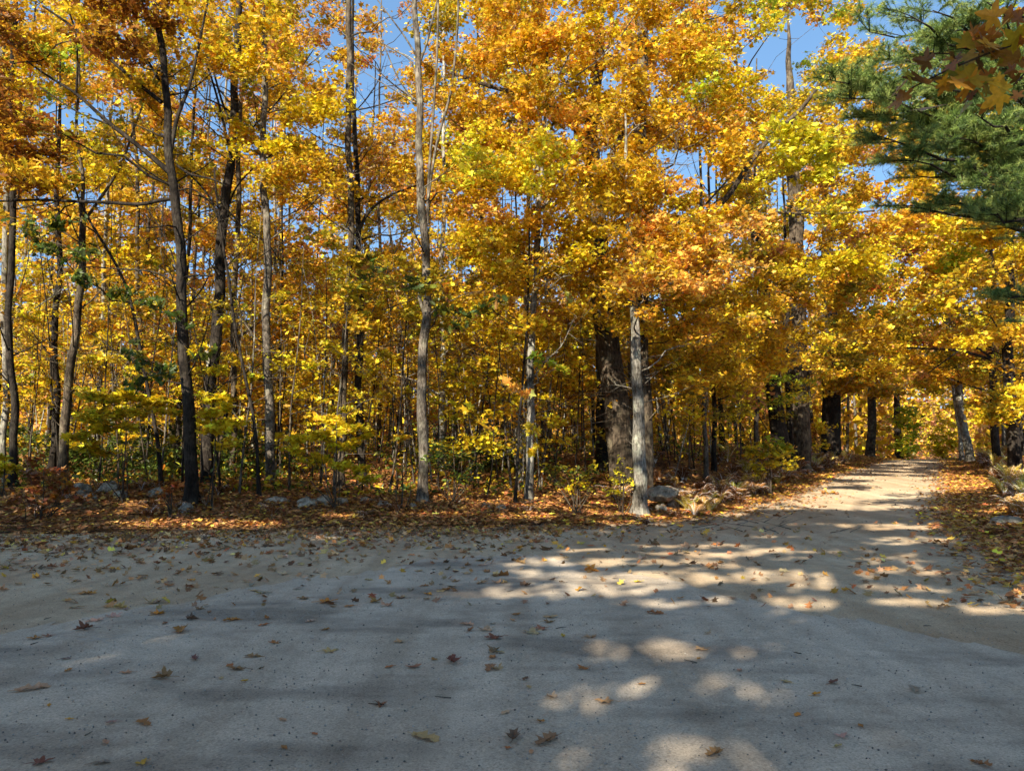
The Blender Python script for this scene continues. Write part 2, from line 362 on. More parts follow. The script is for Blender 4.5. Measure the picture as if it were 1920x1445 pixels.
# ------------------------------------------------------------------ trees
TREES = []
BARK = dict(dark=(.038, .030, .024), grey=(.27, .25, .215), brown=(.11, .085, .062), pale=(.36, .34, .30), mid=(.17, .145, .12))  # dark is deepened to stand in for shade on the left trunks
class Tree:
    def __init__(s, name, label, cat, path, rad, bark, group=None, sides=8, mat=None, layer='hero', flare=1.0):
        s.name, s.label, s.cat, s.group, s.bark, s.layer = name, label, cat, group, bark, layer
        s.path = np.array(path, float); s.rad = np.array(rad, float)
        s.tg, s.cg = Geo(), Geo(); s.nc = 0; s.nodes = None; s.mat = mat or M_BARK
        L = np.linalg.norm(np.diff(s.path, axis=0), axis=1).sum()
        n = max(10, int(L/(.35 if sides > 8 else .6)))
        Q = smooth_path(np.c_[s.path, s.rad], n)
        r = Q[:, 3].copy()
        if flare: r *= 1+.55*flare*np.exp(-(Q[:, 2]-Q[0, 2])/.22)
        wob = np.minimum(r, .07)[:, None]*np.c_[.45*np.sin(Q[:, 2]*1.3+L*9)+.22*np.sin(Q[:, 2]*3.7+L*3), .45*np.sin(Q[:, 2]*1.7+L*5)+.2*np.sin(Q[:, 2]*4.1+L), np.zeros(len(Q))]; wob[0] = 0
        s.P = Q[:, :3]+wob; s.r = Q[:, 3]
        tube(s.tg, s.P, r, sides, .025 if sides > 8 else 0, ridges=5 if sides > 8 else 0)
        s.base = s.P[0].copy(); s.base[2] += .1
        TREES.append(s)
    def at(s, z):
        z = np.clip(z, s.P[0, 2]+.3, s.P[-1, 2]-.2)
        return np.array([np.interp(z, s.P[:, 2], s.P[:, 0]), np.interp(z, s.P[:, 2], s.P[:, 1]), z]), np.interp(z, s.P[:, 2], s.r)
    def limb(s, pts, r0, r1=.008, sides=6):
        Q = smooth_path(pts, max(6, len(pts)*3)); tube(s.tg, Q, np.linspace(r0, r1, len(Q)), sides)
    def clump(s, c, r, n, size, pal, tmpl=MAPLE_S, flat=.42, twigs=6, tilt=.9, upw=.8, low=2.0, start=None):
        c = np.asarray(c, float)
        if start is None:
            if s.nodes is None:
                m_ = (s.P[:, 2] > s.base[2]+min(low, .5*(s.P[-1, 2]-s.base[2])))
                zz_ = np.linspace(s.P[m_][0, 2], s.P[-1, 2]-.3, 24)
                s.nodes = [np.r_[s.at(z_)[0], s.at(z_)[1]] for z_ in zz_]
            Nn = np.array(s.nodes); dv = c-Nn[:, :3]; hd_ = np.hypot(dv[:, 0], dv[:, 1])
            cost = np.linalg.norm(dv, axis=1)+np.maximum(0, .45*hd_-dv[:, 2])*1.2
            j_ = int(np.argmin(cost)); a, ra = Nn[j_, :3], Nn[j_, 3]
        else: a, ra = np.asarray(start, float), .05
        d = c-a; Ld = np.linalg.norm(d)+1e-6
        r0 = max(min(ra*.6, .007+.009*Ld), .005)
        k = 8; t = np.linspace(0, 1, k)[:, None]
        P = a+d*t; P[:, 2] -= np.sin(t[:, 0]*PI)*.07*Ld*R.uniform(-.6, 1)
        wv_ = np.cumsum(R.normal(0, .035*Ld, (k, 3)), 0); wv_ -= t*wv_[-1]; wv_ -= (1-t)*wv_[0]; P += wv_
        rd_ = np.linspace(r0, .004, k)
        tube(s.tg, P, rd_, 5 if r0 > .02 else 4)
        if start is None:
            for q_ in (2, 3, 4, 5, 6): s.nodes.append(np.r_[P[q_], rd_[q_]+.004])
        E = R.normal(size=(twigs, 3)); E /= np.linalg.norm(E, axis=1)[:, None]; E *= R.uniform(.6, 1.05, (twigs, 1))*r
        E[:, 2] *= flat; E += c
        LP = []
        for e in E:
            w = R.uniform(.5, 1.0); st = a+d*w; st = np.array([np.interp(w, t[:, 0], P[:, q]) for q in range(3)])
            md = (st+e)/2+R.normal(0, .06*r, 3)
            tube(s.tg, np.array([st, md, e]), [.007, .005, .002], 3, cap=False)
            m = max(1, n//twigs); uu = R.uniform(0, 1, m)**.65
            q = st*(1-uu)[:, None]+e*uu[:, None]
            LP.append(q+R.normal(0, 1, (m, 3))*np.array([.17, .17, .10])*r)
        LP = np.concatenate(LP)
        put_leaves(s.cg, LP, tmpl, size, pal, tilt, upw)
        s.nc += 1
    def build(s):
        if s.layer != 'back' and s.P[-1, 2]-s.base[2] > 5:
            for _ in range(9 if s.layer == 'hero' else 6):
                a_, r_ = s.at(s.base[2]+R.uniform(.12, .6)*(s.P[-1, 2]-s.base[2])); az_ = R.uniform(0, 2*PI); L_ = R.uniform(.35, 1.5)
                e_ = a_+np.array([math.cos(az_)*L_, math.sin(az_)*L_, R.uniform(-.15, .7)*L_]); m_ = (a_+e_)/2+R.normal(0, .08*L_, 3)
                tube(s.tg, np.array([a_, m_, e_]), [.011, .007, .003], 4, cap=False)
                tube(s.tg, np.array([m_, m_+R.normal(0, .25*L_, 3)+np.array([0, 0, .1])]), [.005, .002], 3, cap=False)
        e = empty(s.name, s.base); tag(e, s.label, s.cat, s.group)
        link('trunk', s.tg.mesh('trunk', s.mat, True, s.base), e, color=s.bark)
        if s.cg.n: link('crown', s.cg.mesh('crown', M_LEAF, False, s.base), e)
        return e

def hero(label, D, px, w0, w1, bark='mid', name='maple_tree', cat='tree', sides=12, mat=None, top=None, group=None, flare=1.0):
    """px: pixel polyline from base up, at depth D"""
    pts = [pix(x, y, D + (dd[0] if dd else 0)) for x, y, *dd in px]
    b = pts[0]; zb = tz(b[0], b[1]); pts[0] = np.array([b[0], b[1], zb-.1])
    last, prev = pts[-1], pts[-2]
    dirv = (last-prev); dirv /= np.linalg.norm(dirv)
    if top: pts.append(last+dirv*top*.5+np.array([0, 0, top*.5]))
    n = len(pts)
    ln = np.r_[0, np.cumsum(np.linalg.norm(np.diff(np.array(pts), axis=0), axis=1))]; ln /= ln[-1]
    r0, r1 = w0/2/F*D, w1/2/F*D
    fr = ln if not top else np.minimum(ln/ln[-2], 1)
    rad = r0+(r1-r0)*fr
    if top: rad[-1] = .02
    return Tree(name, label, cat, pts, rad, BARK[bark], sides=sides, mat=mat, group=group, flare=flare)

def P2(lst, D): return [pix(x, y, D+(d[0] if d else 0)) for x, y, *d in lst]
def pr(w, D): return w/2/F*D

# --- hero trunks, left to right
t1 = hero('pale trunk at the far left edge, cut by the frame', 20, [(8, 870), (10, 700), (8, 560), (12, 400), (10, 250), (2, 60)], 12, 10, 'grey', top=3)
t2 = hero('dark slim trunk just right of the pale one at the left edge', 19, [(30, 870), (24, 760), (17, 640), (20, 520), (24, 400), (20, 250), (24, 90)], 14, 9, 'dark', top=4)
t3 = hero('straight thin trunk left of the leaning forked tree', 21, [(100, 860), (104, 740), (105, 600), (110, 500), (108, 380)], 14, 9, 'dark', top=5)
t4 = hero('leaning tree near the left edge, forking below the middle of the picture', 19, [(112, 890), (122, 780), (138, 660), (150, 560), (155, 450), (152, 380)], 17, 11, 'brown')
t4.limb(P2([(152, 400), (160, 340), (140, 250), (150, 150), (145, 40)], 19), pr(8, 19), pr(4, 19))
t4.limb(P2([(154, 420), (190, 370), (230, 310), (250, 240), (300, 120)], 19), pr(7, 19), pr(3, 19))
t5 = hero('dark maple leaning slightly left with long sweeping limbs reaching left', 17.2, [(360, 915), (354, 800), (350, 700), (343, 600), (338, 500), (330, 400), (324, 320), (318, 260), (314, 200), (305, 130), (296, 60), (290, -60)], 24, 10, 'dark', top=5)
for pts, w, w2 in [
    ([(320, 285), (332, 215), (352, 175), (368, 110), (380, 50), (392, -10)], 9, 4),
    ([(320, 325), (280, 290), (245, 262), (205, 232), (165, 195), (140, 172), (100, 150), (50, 115)], 11, 3),
    ([(303, 192), (262, 160), (228, 130), (180, 90), (130, 45), (80, 12)], 8, 4),
    ([(325, 373), (300, 372), (272, 386), (215, 380), (150, 378), (70, 374), (-10, 378)], 8, 4),
    ([(143, 174), (146, 120), (143, 60), (128, 20), (120, -20)], 5, 3),
    ([(298, 150), (275, 110), (255, 70), (240, 20)], 5, 3),
    ([(142, 76), (100, 82), (90, 115), (20, 118)], 3, 2),
    ([(332, 310), (355, 328), (400, 335), (425, 350)], 5, 3),
    ([(326, 360), (360, 350), (400, 385)], 4, 2),
    ([(340, 540), (322, 525), (290, 508), (240, 505), (160, 500)], 4, 2),
    ([(345, 520), (370, 515), (400, 518)], 4, 3),
    ([(210, 235), (150, 215), (70, 160)], 4, 2),
]:
    t5.limb(P2(pts, 17.2), pr(w, 17.2), pr(w2, 17.2))
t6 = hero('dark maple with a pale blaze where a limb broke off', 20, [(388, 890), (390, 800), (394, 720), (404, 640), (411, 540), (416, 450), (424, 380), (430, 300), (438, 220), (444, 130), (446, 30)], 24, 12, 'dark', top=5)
for pts, w, w2 in [([(430, 280), (412, 200), (395, 140), (380, 100)], 6, 3), ([(436, 240), (415, 190), (400, 130), (365, 60), (340, 10)], 5, 2),
                   ([(416, 430), (395, 370), (370, 340), (335, 310)], 5, 3), ([(440, 290), (470, 240), (520, 195), (590, 90)], 4, 2), ([(418, 420), (440, 350), (490, 300), (540, 275)], 5, 2)]:
    t6.limb(P2(pts, 20), pr(w, 20), pr(w2, 20))
t7 = hero('thin straight trunk tucked against the right of the dark maple', 21.5, [(437, 880), (438, 740), (439, 600), (442, 480), (449, 340), (450, 200), (449, 60)], 11, 8, 'brown', top=5, sides=10)
t8 = hero('straight trunk left of the three close trunks, yellow shrub at its foot', 19.5, [(507, 905), (504, 800), (502, 660), (500, 520), (498, 400), (494, 280), (494, 160), (495, 20)], 18, 10, 'mid', top=5)
t9 = hero('slanting thin dark sapling crossing in front of the straight trunk', 18, [(488, 880), (478, 790), (462, 700), (440, 620), (432, 540), (415, 460)], 7, 5, 'dark', name='sapling', sides=8, top=2)
t9b = hero('thin dark sapling leaning left beside the dark maple', 18.5, [(305, 890), (290, 780), (272, 690), (252, 600), (238, 530), (210, 470), (170, 430)], 8, 5, 'dark', name='sapling', sides=8, top=1.5)
t10 = hero('tall bare trunk crossing the blue gap, left of the twin dark trunk', 20, [(640, 890), (642, 760), (650, 620), (656, 480), (658, 380), (655, 250), (652, 130), (654, 10)], 13, 11, 'brown', top=5)
t10b = hero('dark trunk with a bent limb, right of the tall bare one', 20.5, [(678, 900), (676, 780), (673, 660), (674, 540), (673, 430), (672, 370), (666, 300), (662, 180)], 15, 8, 'dark', top=5)
t10b.limb(P2([(674, 430), (690, 395), (730, 365), (790, 345)], 20.5), pr(7, 20.5), pr(3, 20.5))
t11 = hero('tall pale grey trunk at the centre left, standing on the bank behind the stones', 17.8, [(792, 922), (791, 880), (792, 780), (793, 700), (799, 620), (800, 560), (796, 480), (792, 400), (788, 300), (786, 200), (782, 100), (779, 10)], 20, 11, 'mid', top=5, sides=14)
for pts, w, w2 in [([(797, 590), (786, 560), (782, 520)], 8, 5), ([(800, 400), (808, 330), (822, 250), (846, 180), (858, 60), (860, -20)], 6, 4),
                   ([(802, 420), (803, 340), (812, 220), (820, 100), (822, -20)], 6, 4), ([(784, 110), (760, 70), (730, 30), (700, -10)], 4, 2),
                   ([(786, 120), (800, 85), (812, 30), (826, -20)], 5, 3), ([(790, 200), (750, 160), (710, 60)], 3, 2), ([(786, 160), (770, 110), (740, 95), (715, 80)], 3, 2)]:
    t11.limb(P2(pts, 17.8), pr(w, 17.8), pr(w2, 17.8))
t12 = hero('slim patchy trunk between the pale grey trunk and the big oak', 18.6, [(992, 915), (991, 850), (993, 770), (997, 690), (1000, 620), (1003, 540), (1005, 450), (1009, 380)], 15, 11, 'grey', top=2, sides=10)
for pts, w, w2 in [([(1007, 400), (1035, 370), (1062, 355)], 6, 3), ([(1008, 470), (1020, 420), (1045, 375), (1110, 350)], 4, 2), ([(1006, 440), (1018, 300), (1022, 230), (1026, 90)], 7, 5),
                   ([(1020, 240), (980, 140), (965, 100)], 4, 2), ([(1022, 190), (1060, 120), (1105, 10)], 4, 2), ([(1024, 180), (1100, 130), (1150, 90), (1190, 30)], 4, 2)]:
    t12.limb(P2(pts, 18.6), pr(w, 18.6), pr(w2, 18.6))
t12b = hero('thin dark leaning sapling beside the slim patchy trunk', 18.0, [(965, 905), (972, 820), (980, 730), (985, 660), (990, 560)], 6, 4, 'dark', name='sapling', sides=7, top=2)
t13 = hero('big furrowed oak leaning left, dappled with leaf shadows', 21.5, [(1172, 890), (1165, 830), (1154, 740), (1140, 660), (1133, 590), (1125, 500), (1118, 410), (1112, 350), (1108, 250), (1120, 120)], 52, 22, 'brown', name='oak_tree', mat=M_BIGBARK, top=5, sides=24, flare=.25)
for pts, w, w2 in [([(1112, 330), (1080, 230), (1020, 185), (940, 170), (840, 135)], 15, 6), ([(1114, 350), (1160, 270), (1190, 190), (1185, 60)], 13, 8), ([(1112, 380), (1070, 400), (1040, 430)], 9, 4)]:
    t13.limb(P2(pts, 21.5), pr(w, 21.5), pr(w2, 21.5), 8)
t14 = hero('broad rough trunk standing directly behind the pale front trunk', 20.3, [(1206, 890), (1204, 800), (1202, 720), (1199, 640), (1200, 560), (1204, 480), (1207, 400), (1206, 340), (1200, 200), (1205, 80)], 40, 20, 'brown', mat=M_BIGBARK, top=5, sides=20, flare=.2)
t14.limb(P2([(1206, 470), (1250, 420), (1350, 395), (1395, 320), (1440, 260), (1510, 200), (1560, 120)], 19.5), pr(14, 19.5), pr(6, 19.5), 8)
t14.limb(P2([(1350, 395), (1400, 392), (1470, 400), (1590, 400), (1640, 395)], 19.5), pr(7, 19.5), pr(3, 19.5), 6)
t14.limb(P2([(1205, 560), (1240, 530), (1290, 420), (1380, 320)], 20), pr(7, 20), pr(3, 20), 6)
t15 = hero('pale lichened trunk in front of the big trunks, standing on the litter bank', 17.6, [(1196, 922), (1198, 850), (1199, 780), (1197, 700), (1190, 620), (1187, 540), (1181, 460), (1178, 400)], 27, 10, 'grey', top=2.5, sides=16)
t16 = hero('dark trunk half hidden on the left of the big oak', 24, [(1132, 885), (1130, 800), (1128, 700), (1124, 600)], 26, 18, 'dark', mat=M_BIGBARK, top=8, sides=16)
t17 = hero('dark leaning trunk first in the row left of the far road', 32, [(1472, 860), (1460, 800), (1450, 740), (1440, 660), (1432, 560), (1420, 460), (1400, 330)], 32, 15, 'dark', mat=M_BIGBARK, top=6, sides=16)
t18 = hero('tall upright oak in the row left of the far road, second from the left', 33, [(1504, 875), (1503, 820), (1500, 740), (1498, 640), (1496, 540), (1494, 480), (1490, 380), (1485, 250)], 32, 22, 'brown', name='oak_tree', mat=M_BIGBARK, top=6, sides=18)
t18.limb(P2([(1517, 700), (1530, 620), (1560, 540), (1590, 470), (1600, 400)], 33), pr(9, 33), pr(4, 33))
t18b = hero('narrow trunk squeezed between the two thick dark trunks', 34, [(1481, 855), (1478, 760), (1476, 640)], 12, 9, 'dark', top=10)
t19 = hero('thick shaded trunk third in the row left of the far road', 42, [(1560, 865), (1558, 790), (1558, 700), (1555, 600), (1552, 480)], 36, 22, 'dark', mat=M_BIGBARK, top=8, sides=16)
t20 = hero('forked tree overhanging the left side of the far road', 53, [(1632, 862), (1634, 790), (1636, 730), (1638, 690), (1642, 600), (1650, 500)], 17, 9, 'brown', top=6, sides=10)
t20.limb(P2([(1638, 700), (1646, 660), (1665, 600), (1700, 540), (1760, 480)], 53), pr(8, 53), pr(3, 53))
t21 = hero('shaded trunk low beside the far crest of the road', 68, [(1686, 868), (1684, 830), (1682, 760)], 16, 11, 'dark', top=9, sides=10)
t22 = hero('sunlit trunk on the right verge of the far road', 42, [(1818, 858), (1808, 800), (1798, 745), (1790, 660), (1780, 560)], 15, 10, 'grey', top=6, sides=12)
t22b = hero('narrow pale trunk just left of the sunlit one on the right verge', 45.5, [(1803, 850), (1796, 780), (1784, 690)], 9, 6, 'pale', top=8, sides=10)
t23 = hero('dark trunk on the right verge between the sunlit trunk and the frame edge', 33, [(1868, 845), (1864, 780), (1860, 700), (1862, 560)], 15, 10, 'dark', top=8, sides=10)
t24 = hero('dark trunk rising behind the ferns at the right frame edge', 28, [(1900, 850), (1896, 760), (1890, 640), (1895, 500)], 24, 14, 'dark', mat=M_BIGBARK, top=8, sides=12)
t24.limb(P2([(1896, 690), (1850, 670), (1790, 655), (1700, 652)], 28), pr(7, 28), pr(3, 28))
t24.limb(P2([(1895, 700), (1860, 672), (1820, 640), (1740, 700)], 28), pr(6, 28), pr(2, 28))
HEROES = list(TREES)
def bare(t, n, zlo=2.5, zhi=11):
    for _ in range(n):
        z = t.base[2]+R.uniform(zlo, zhi)
        if z > t.P[-1, 2]-.6: continue
        a, r_ = t.at(z); az = R.uniform(0, 2*PI); L_ = R.uniform(1.2, 3.4); up = R.uniform(.1, .9)
        d = np.array([math.cos(az), math.sin(az)*.6, up]); pts = [a]
        for q in range(5):
            d = d+R.normal(0, .16, 3)+np.array([0, 0, .05]); pts.append(pts[-1]+d*L_/5)
        t.limb(pts, min(r_*.4, .022), .004, 5)
        for q in range(7):
            k_ = R.integers(1, 6); p = pts[k_]; e = p+R.normal(0, .45, 3)+d*.35
            tube(t.tg, np.array([p, (p+e)/2+R.normal(0, .05, 3), e]), [.008, .005, .002], 3, cap=False)
            e2 = e+R.normal(0, .22, 3); tube(t.tg, np.array([(p+e)/2, e2]), [.004, .002], 3, cap=False)
for t_, n_ in [(t1, 5), (t2, 7), (t3, 5), (t4, 10), (t5, 12), (t6, 12), (t7, 6), (t8, 8), (t10, 6), (t10b, 8), (t11, 7), (t12, 4), (t9, 2), (t9b, 4), (t13, 6), (t14, 6), (t15, 6), (t17, 3), (t18, 4), (t20, 3), (t22, 3), (t23, 4), (t24, 4)]: bare(t_, n_)
FS = []
for i in range(34):
    px_ = 20+i*41+R.normal(0, 12); D_ = R.uniform(18.2, 20.6)
    b_ = pix(px_, 850, D_)
    if 1100 < px_ < 1235: continue
    if (b_[0] > 4.2 and D_ < 19.4): D_ = 21.0; b_ = pix(px_, 850, D_)
    if float(dist_edge(np.array([b_[0]]), np.array([D_]))[0]) < 1.6: continue
    h_ = R.uniform(4, 9); z_ = tz(b_[0], D_); lx2 = R.normal(0, .55); n_ = 6; tt_ = np.linspace(0, 1, n_)
    P_ = np.c_[b_[0]+lx2*tt_+R.normal(0, .06, n_)*(tt_ > 0), D_+R.normal(0, .2)*tt_, z_-.1+h_*tt_]
    T_ = Tree('sapling', 'slim crooked sapling at the front of the woods, rooted just behind the row of stones', 'sapling', P_, R.uniform(.018, .038)*(1-.8*tt_), BARK[['dark', 'brown', 'dark', 'mid'][i % 4]], group='slim saplings behind the stones', sides=6, flare=.3)
    for _ in range(R.integers(2, 6)):
        w_ = R.uniform(.15, .75); a_, _r = T_.at(z_+h_*w_)
        T_.clump(a_+np.array([R.normal(0, .45), R.normal(0, .3), R.uniform(0, .3)]), R.uniform(.28, .5), 60, .11, [[('yellow', 2), ('shrub', 2)], [('gold', 2), ('yellow', 1)], [('shrub', 2), ('olive', 1), ('lime', .4)]][R.integers(3)], flat=.35, low=.6)
    bare(T_, 2, 1.5, 5)

# --- woods behind: spawn list
def spawn(x, y, h, r, bark, group, label, name='maple_tree', layer='mid', lean=.5):
    z = tz(x, y); n = 6; t = np.linspace(0, 1, n)
    lx_, ly_ = R.normal(0, lean), R.normal(0, lean*.6)
    P = np.c_[x+lx_*t+R.normal(0, .07, n)*(t > 0), y+ly_*t+R.normal(0, .07, n)*(t > 0), z-.1+h*t]
    return Tree(name, label, 'tree', P, r*(1-.75*t), BARK[bark], group=group, sides=7, layer=layer, flare=.6)
def zone(x, y):
    px, _ = toPix((x, y, 1.6))
    if px < 480: return 'left'
    if px < 1060: return 'middle'
    if x < leftx(min(max(y, 13.3), 91)): return 'row'
    return 'right'
ZL = dict(left=('slender tree deep in the woods behind the dark maples on the left', 'slender trees in the left woods'),
          middle=('slender tree deep in the woods behind the stones and pale grey trunk', 'slender trees in the middle woods'),
          row=('slender tree in the woods between the big oak and the far road', 'slender trees left of the road'),
          right=('slender tree in the woods on the right side of the road', 'slender trees right of the road'))
def blocked(x, y, m):
    return float(dist_edge(np.array([x]), np.array([y]))[0]) < m
cnt = 0
pts_used = [t.base[:2] for t in TREES]
tries = 0
while cnt < 135 and tries < 6000:
    tries += 1
    y = 20+R.uniform(0, 1)**.8*33; x = R.uniform(-.78, .78)*y
    if blocked(x, y, 1.6) or y > 53: continue
    if x < 8 and y < 20.5: continue
    if x > rightx(y) and y < 31: continue
    if y < 22 and 1090 < toPix((x, y, 1.6))[0] < 1240: continue
    if y < 32 and 1425 < toPix((x, y, 1.6))[0] < 1590: continue
    if min(np.hypot(p[0]-x, p[1]-y) for p in pts_used) < (1.5 if y > 30 else 1.9): continue
    pts_used.append(np.array([x, y])); zl = ZL[zone(x, y)]
    b = ['dark', 'brown', 'mid', 'grey', 'pale'][R.choice(5, p=[.25, .28, .22, .15, .10])]
    bare(spawn(x, y, R.uniform(13, 20), R.uniform(.06, .13), b, zl[1], zl[0]), 3); cnt += 1

# --- sky openings (world directions in which the photo's crowns leave gaps)
GAPS = [(740, 60, 45, 60, .9), (700, 170, 40, 50, .85), (860, 60, 35, 35, .8), (590, 110, 35, 50, .7), (610, 260, 30, 40, .6), (380, 190, 55, 60, .8), (330, 240, 45, 45, .7), (270, 275, 40, 30, .7),
        (60, 40, 50, 30, .7), (1380, 40, 45, 40, .7), (1512, 90, 35, 35, .9), (1340, 350, 40, 35, .8), (1665, 345, 40, 35, .9), (1815, 290, 40, 35, .8), (830, 250, 35, 40, .5), (1700, 110, 40, 25, .7),
        (960, 385, 35, 35, .8), (100, 180, 40, 60, .4), (470, 330, 40, 50, .5), (730, 420, 60, 60, .4), (1415, 120, 35, 30, .7), (1250, 350, 30, 30, .3), (560, 400, 60, 60, .3), (1690, 555, 30, 20, .8), (1780, 380, 30, 20, .7)]
def gap(px, py, k=1.0):
    for x, y, a, b, p in GAPS:
        if ((px-x)/(a*k))**2+((py-y)/(b*k))**2 < 1 and R.random() < p: return True
    return False

def region(x0, y0, x1, y1, D0, D1, n, pal, r=(.55, .95), leaves=130, size=.103, tmpl=MAPLE_S, only=None, k=1.05, maxd=5.0, flat=.42, sel=None):
    made = 0; tr = 0
    while made < n and tr < n*6:
        tr += 1
        px, py = R.uniform(x0, x1), R.uniform(y0, y1); D = R.uniform(D0, D1)
        if gap(px, py, k): continue
        if 1095 < px < 1235 and 610 < py < 870 and D < 21.6 and R.random() < .9: continue
        if 1425 < px < 1590 and 715 < py < 860 and D < 31 and R.random() < .75: continue
        c = pix(px, py, D)
        gz = tz(c[0], c[1])
        if c[2] < gz+1.0 or (R.random() < .5 and c[2] < gz+2.5): continue
        gp = c-SUN*((c[2]-.35)/SUN[2])
        if c[1] > 14 and gp[1] > 19 and gp[1] < 50 and inside(np.array([gp[0]]), np.array([gp[1]]))[0]:
            if gp[1] < 25.5 or math.sin(gp[1]*1.9+gp[0]*.4)+.6*math.sin(gp[1]*4.1-gp[0]*.9) > -.1:
                if R.random() < (.93 if gp[1] < 25.5 else .65): continue
        if c[2] < gz+4.2 and blocked(c[0], c[1], .3): continue
        best, bt = 1e9, None
        for t in (only or TREES):
            if abs(t.base[1]-D) > 6: continue
            a = t.at(c[2])[0]
            d = math.hypot(a[0]-c[0], a[1]-c[1]) + (max(0, c[2]-t.P[-1, 2]+.3)*2) + .01*t.nc
            if d < best: best, bt = d, t
        lim = maxd
        if bt is None or best > lim:
            continue
        rr = R.uniform(*r)
        p = pal if isinstance(pal, str) or not isinstance(pal[0][0], (list,)) else pal
        if not isinstance(p, str) and len(p) > 1:        # each clump leans to one kind of leaf colour
            w = np.array([q[1] for q in p], float); w /= w.sum(); j = R.choice(len(p), p=w)
            p = [(p[j][0], 5)]+[(q[0], q[1]/sum(z[1] for z in p)) for q in p]
        bt.clump(c, rr, int(1.4*leaves*(rr/.75)**1.6), size*R.uniform(.9, 1.1), p, tmpl=tmpl, flat=flat)
        made += 1
    print('REGION', x0, y0, D0, made, '/', n)
    return made

LF = 1.0
# front row crowns
region(-60, -40, 120, 330, 16, 19, 16, [('rust', 3), ('gold', 1)], size=.13, tmpl=OAK)
region(180, -60, 330, 120, 16, 18, 9, [('rust', 2), ('gold', 1)], size=.12)
region(-40, -40, 560, 340, 17, 23, 140, [('gold', 5), ('yellow', 3), ('orange', 2), ('olive', 1.5), ('lime', .4)])
region(300, 60, 640, 340, 18, 23, 30, [('yellow', 3), ('gold', 2)])
region(480, 0, 780, 420, 20, 26, 75, [('orange', 2), ('gold', 3), ('pink', 1)], leaves=100)
region(780, -50, 960, 420, 18, 23, 48, [('gold', 3), ('orange', 1.5), ('olive', 1)])
region(900, -60, 1420, 420, 17, 22, 165, [('orange', 4), ('gold', 8), ('yellow', 1), ('peach', 1), ('olive', .8)], r=(.6, 1.0), leaves=170)
region(860, 240, 1060, 380, 16, 18, 12, [('lemon', 3), ('yellow', 1)], r=(.5, .75))
region(850, 330, 1130, 500, 17, 20, 22, [('gold', 3), ('yellow', 2), ('orange', 1)])
region(1230, -60, 1640, 200, 17, 24, 44, [('yellow', 3), ('lemon', 2), ('gold', 2), ('lime', 1), ('olive', 1)], maxd=7)
region(1440, 240, 1600, 400, 15, 16.5, 17, 'lemon', r=(.45, .7), maxd=8, leaves=150)
region(1380, 180, 1700, 420, 19, 26, 30, [('yellow', 2), ('gold', 3), ('olive', 2)], maxd=7)
region(1180, 400, 1450, 540, 15.5, 17.5, 34, [('peach', 4), ('gold', 2)], r=(.5, .8), maxd=7)
region(880, 400, 1320, 630, 17.5, 21, 60, [('gold', 5), ('orange', 1), ('yellow', 1)])
region(1240, 460, 1660, 720, 18, 27, 80, [('gold', 6), ('yellow', 2), ('orange', 1), ('olive', 1)], maxd=6)
region(1300, 560, 1540, 720, 20, 24, 20, [('gold', 3), ('yellow', 1)], maxd=6)
region(600, 440, 960, 620, 17, 19.5, 26, [('olive', 3), ('lemon', 1), ('gold', 2)], r=(.5, .8))
region(560, 480, 960, 780, 19, 25, 60, [('gold', 3), ('yellow', 3), ('orange', 1)], r=(.4, .8), leaves=80)
region(0, 400, 600, 700, 19.5, 26, 70, [('gold', 3), ('yellow', 3), ('olive', 1)], r=(.4, .8), leaves=80)
region(830, 620, 1300, 850, 19, 27, 60, [('gold', 3), ('yellow', 3), ('olive', 1)], r=(.35, .7), leaves=70)
region(0, 660, 960, 860, 18.6, 25, 70, [('yellow', 3), ('shrub', 3), ('olive', 1)], r=(.35, .7), leaves=75)
region(1260, 640, 1640, 860, 20, 34, 60, [('yellow', 3), ('shrub', 3), ('olive', 2)], r=(.4, .8), leaves=80)
region(1130, 60, 1250, 620, 15.9, 17, 22, [('gold', 3), ('orange', 1)], r=(.4, .6), leaves=130)
# along and over the road
region(1540, 80, 1960, 520, 20, 36, 95, [('gold', 4), ('yellow', 3), ('olive', 2), ('orange', 1)], maxd=9, r=(.7, 1.2), leaves=160, size=.13)
region(1560, 430, 1960, 760, 26, 46, 150, [('gold', 4), ('yellow', 2), ('orange', 2), ('olive', 3), ('lime', 1), ('red', 1)], maxd=9, r=(.7, 1.3), leaves=150, size=.14)
region(1600, 560, 1800, 720, 36, 50, 26, [('lime', 1), ('olive', 2), ('red', 1), ('gold', 2)], maxd=9, r=(.8, 1.2), size=.14)
# mid and back woods
region(-60, -40, 1960, 850, 24, 36, 640, [('gold', 5), ('yellow', 3), ('orange', 3), ('pink', 1.5), ('olive', 2), ('lime', .6), ('red', .3)], r=(.7, 1.2), leaves=130, size=.145, tmpl=PENT, maxd=5.5)
region(-60, 150, 1960, 850, 36, 54, 520, [('gold', 4), ('yellow', 2), ('orange', 3), ('pink', 3), ('olive', 1.5)], r=(1.0, 1.7), leaves=110, size=.21, tmpl=PENT, maxd=7)
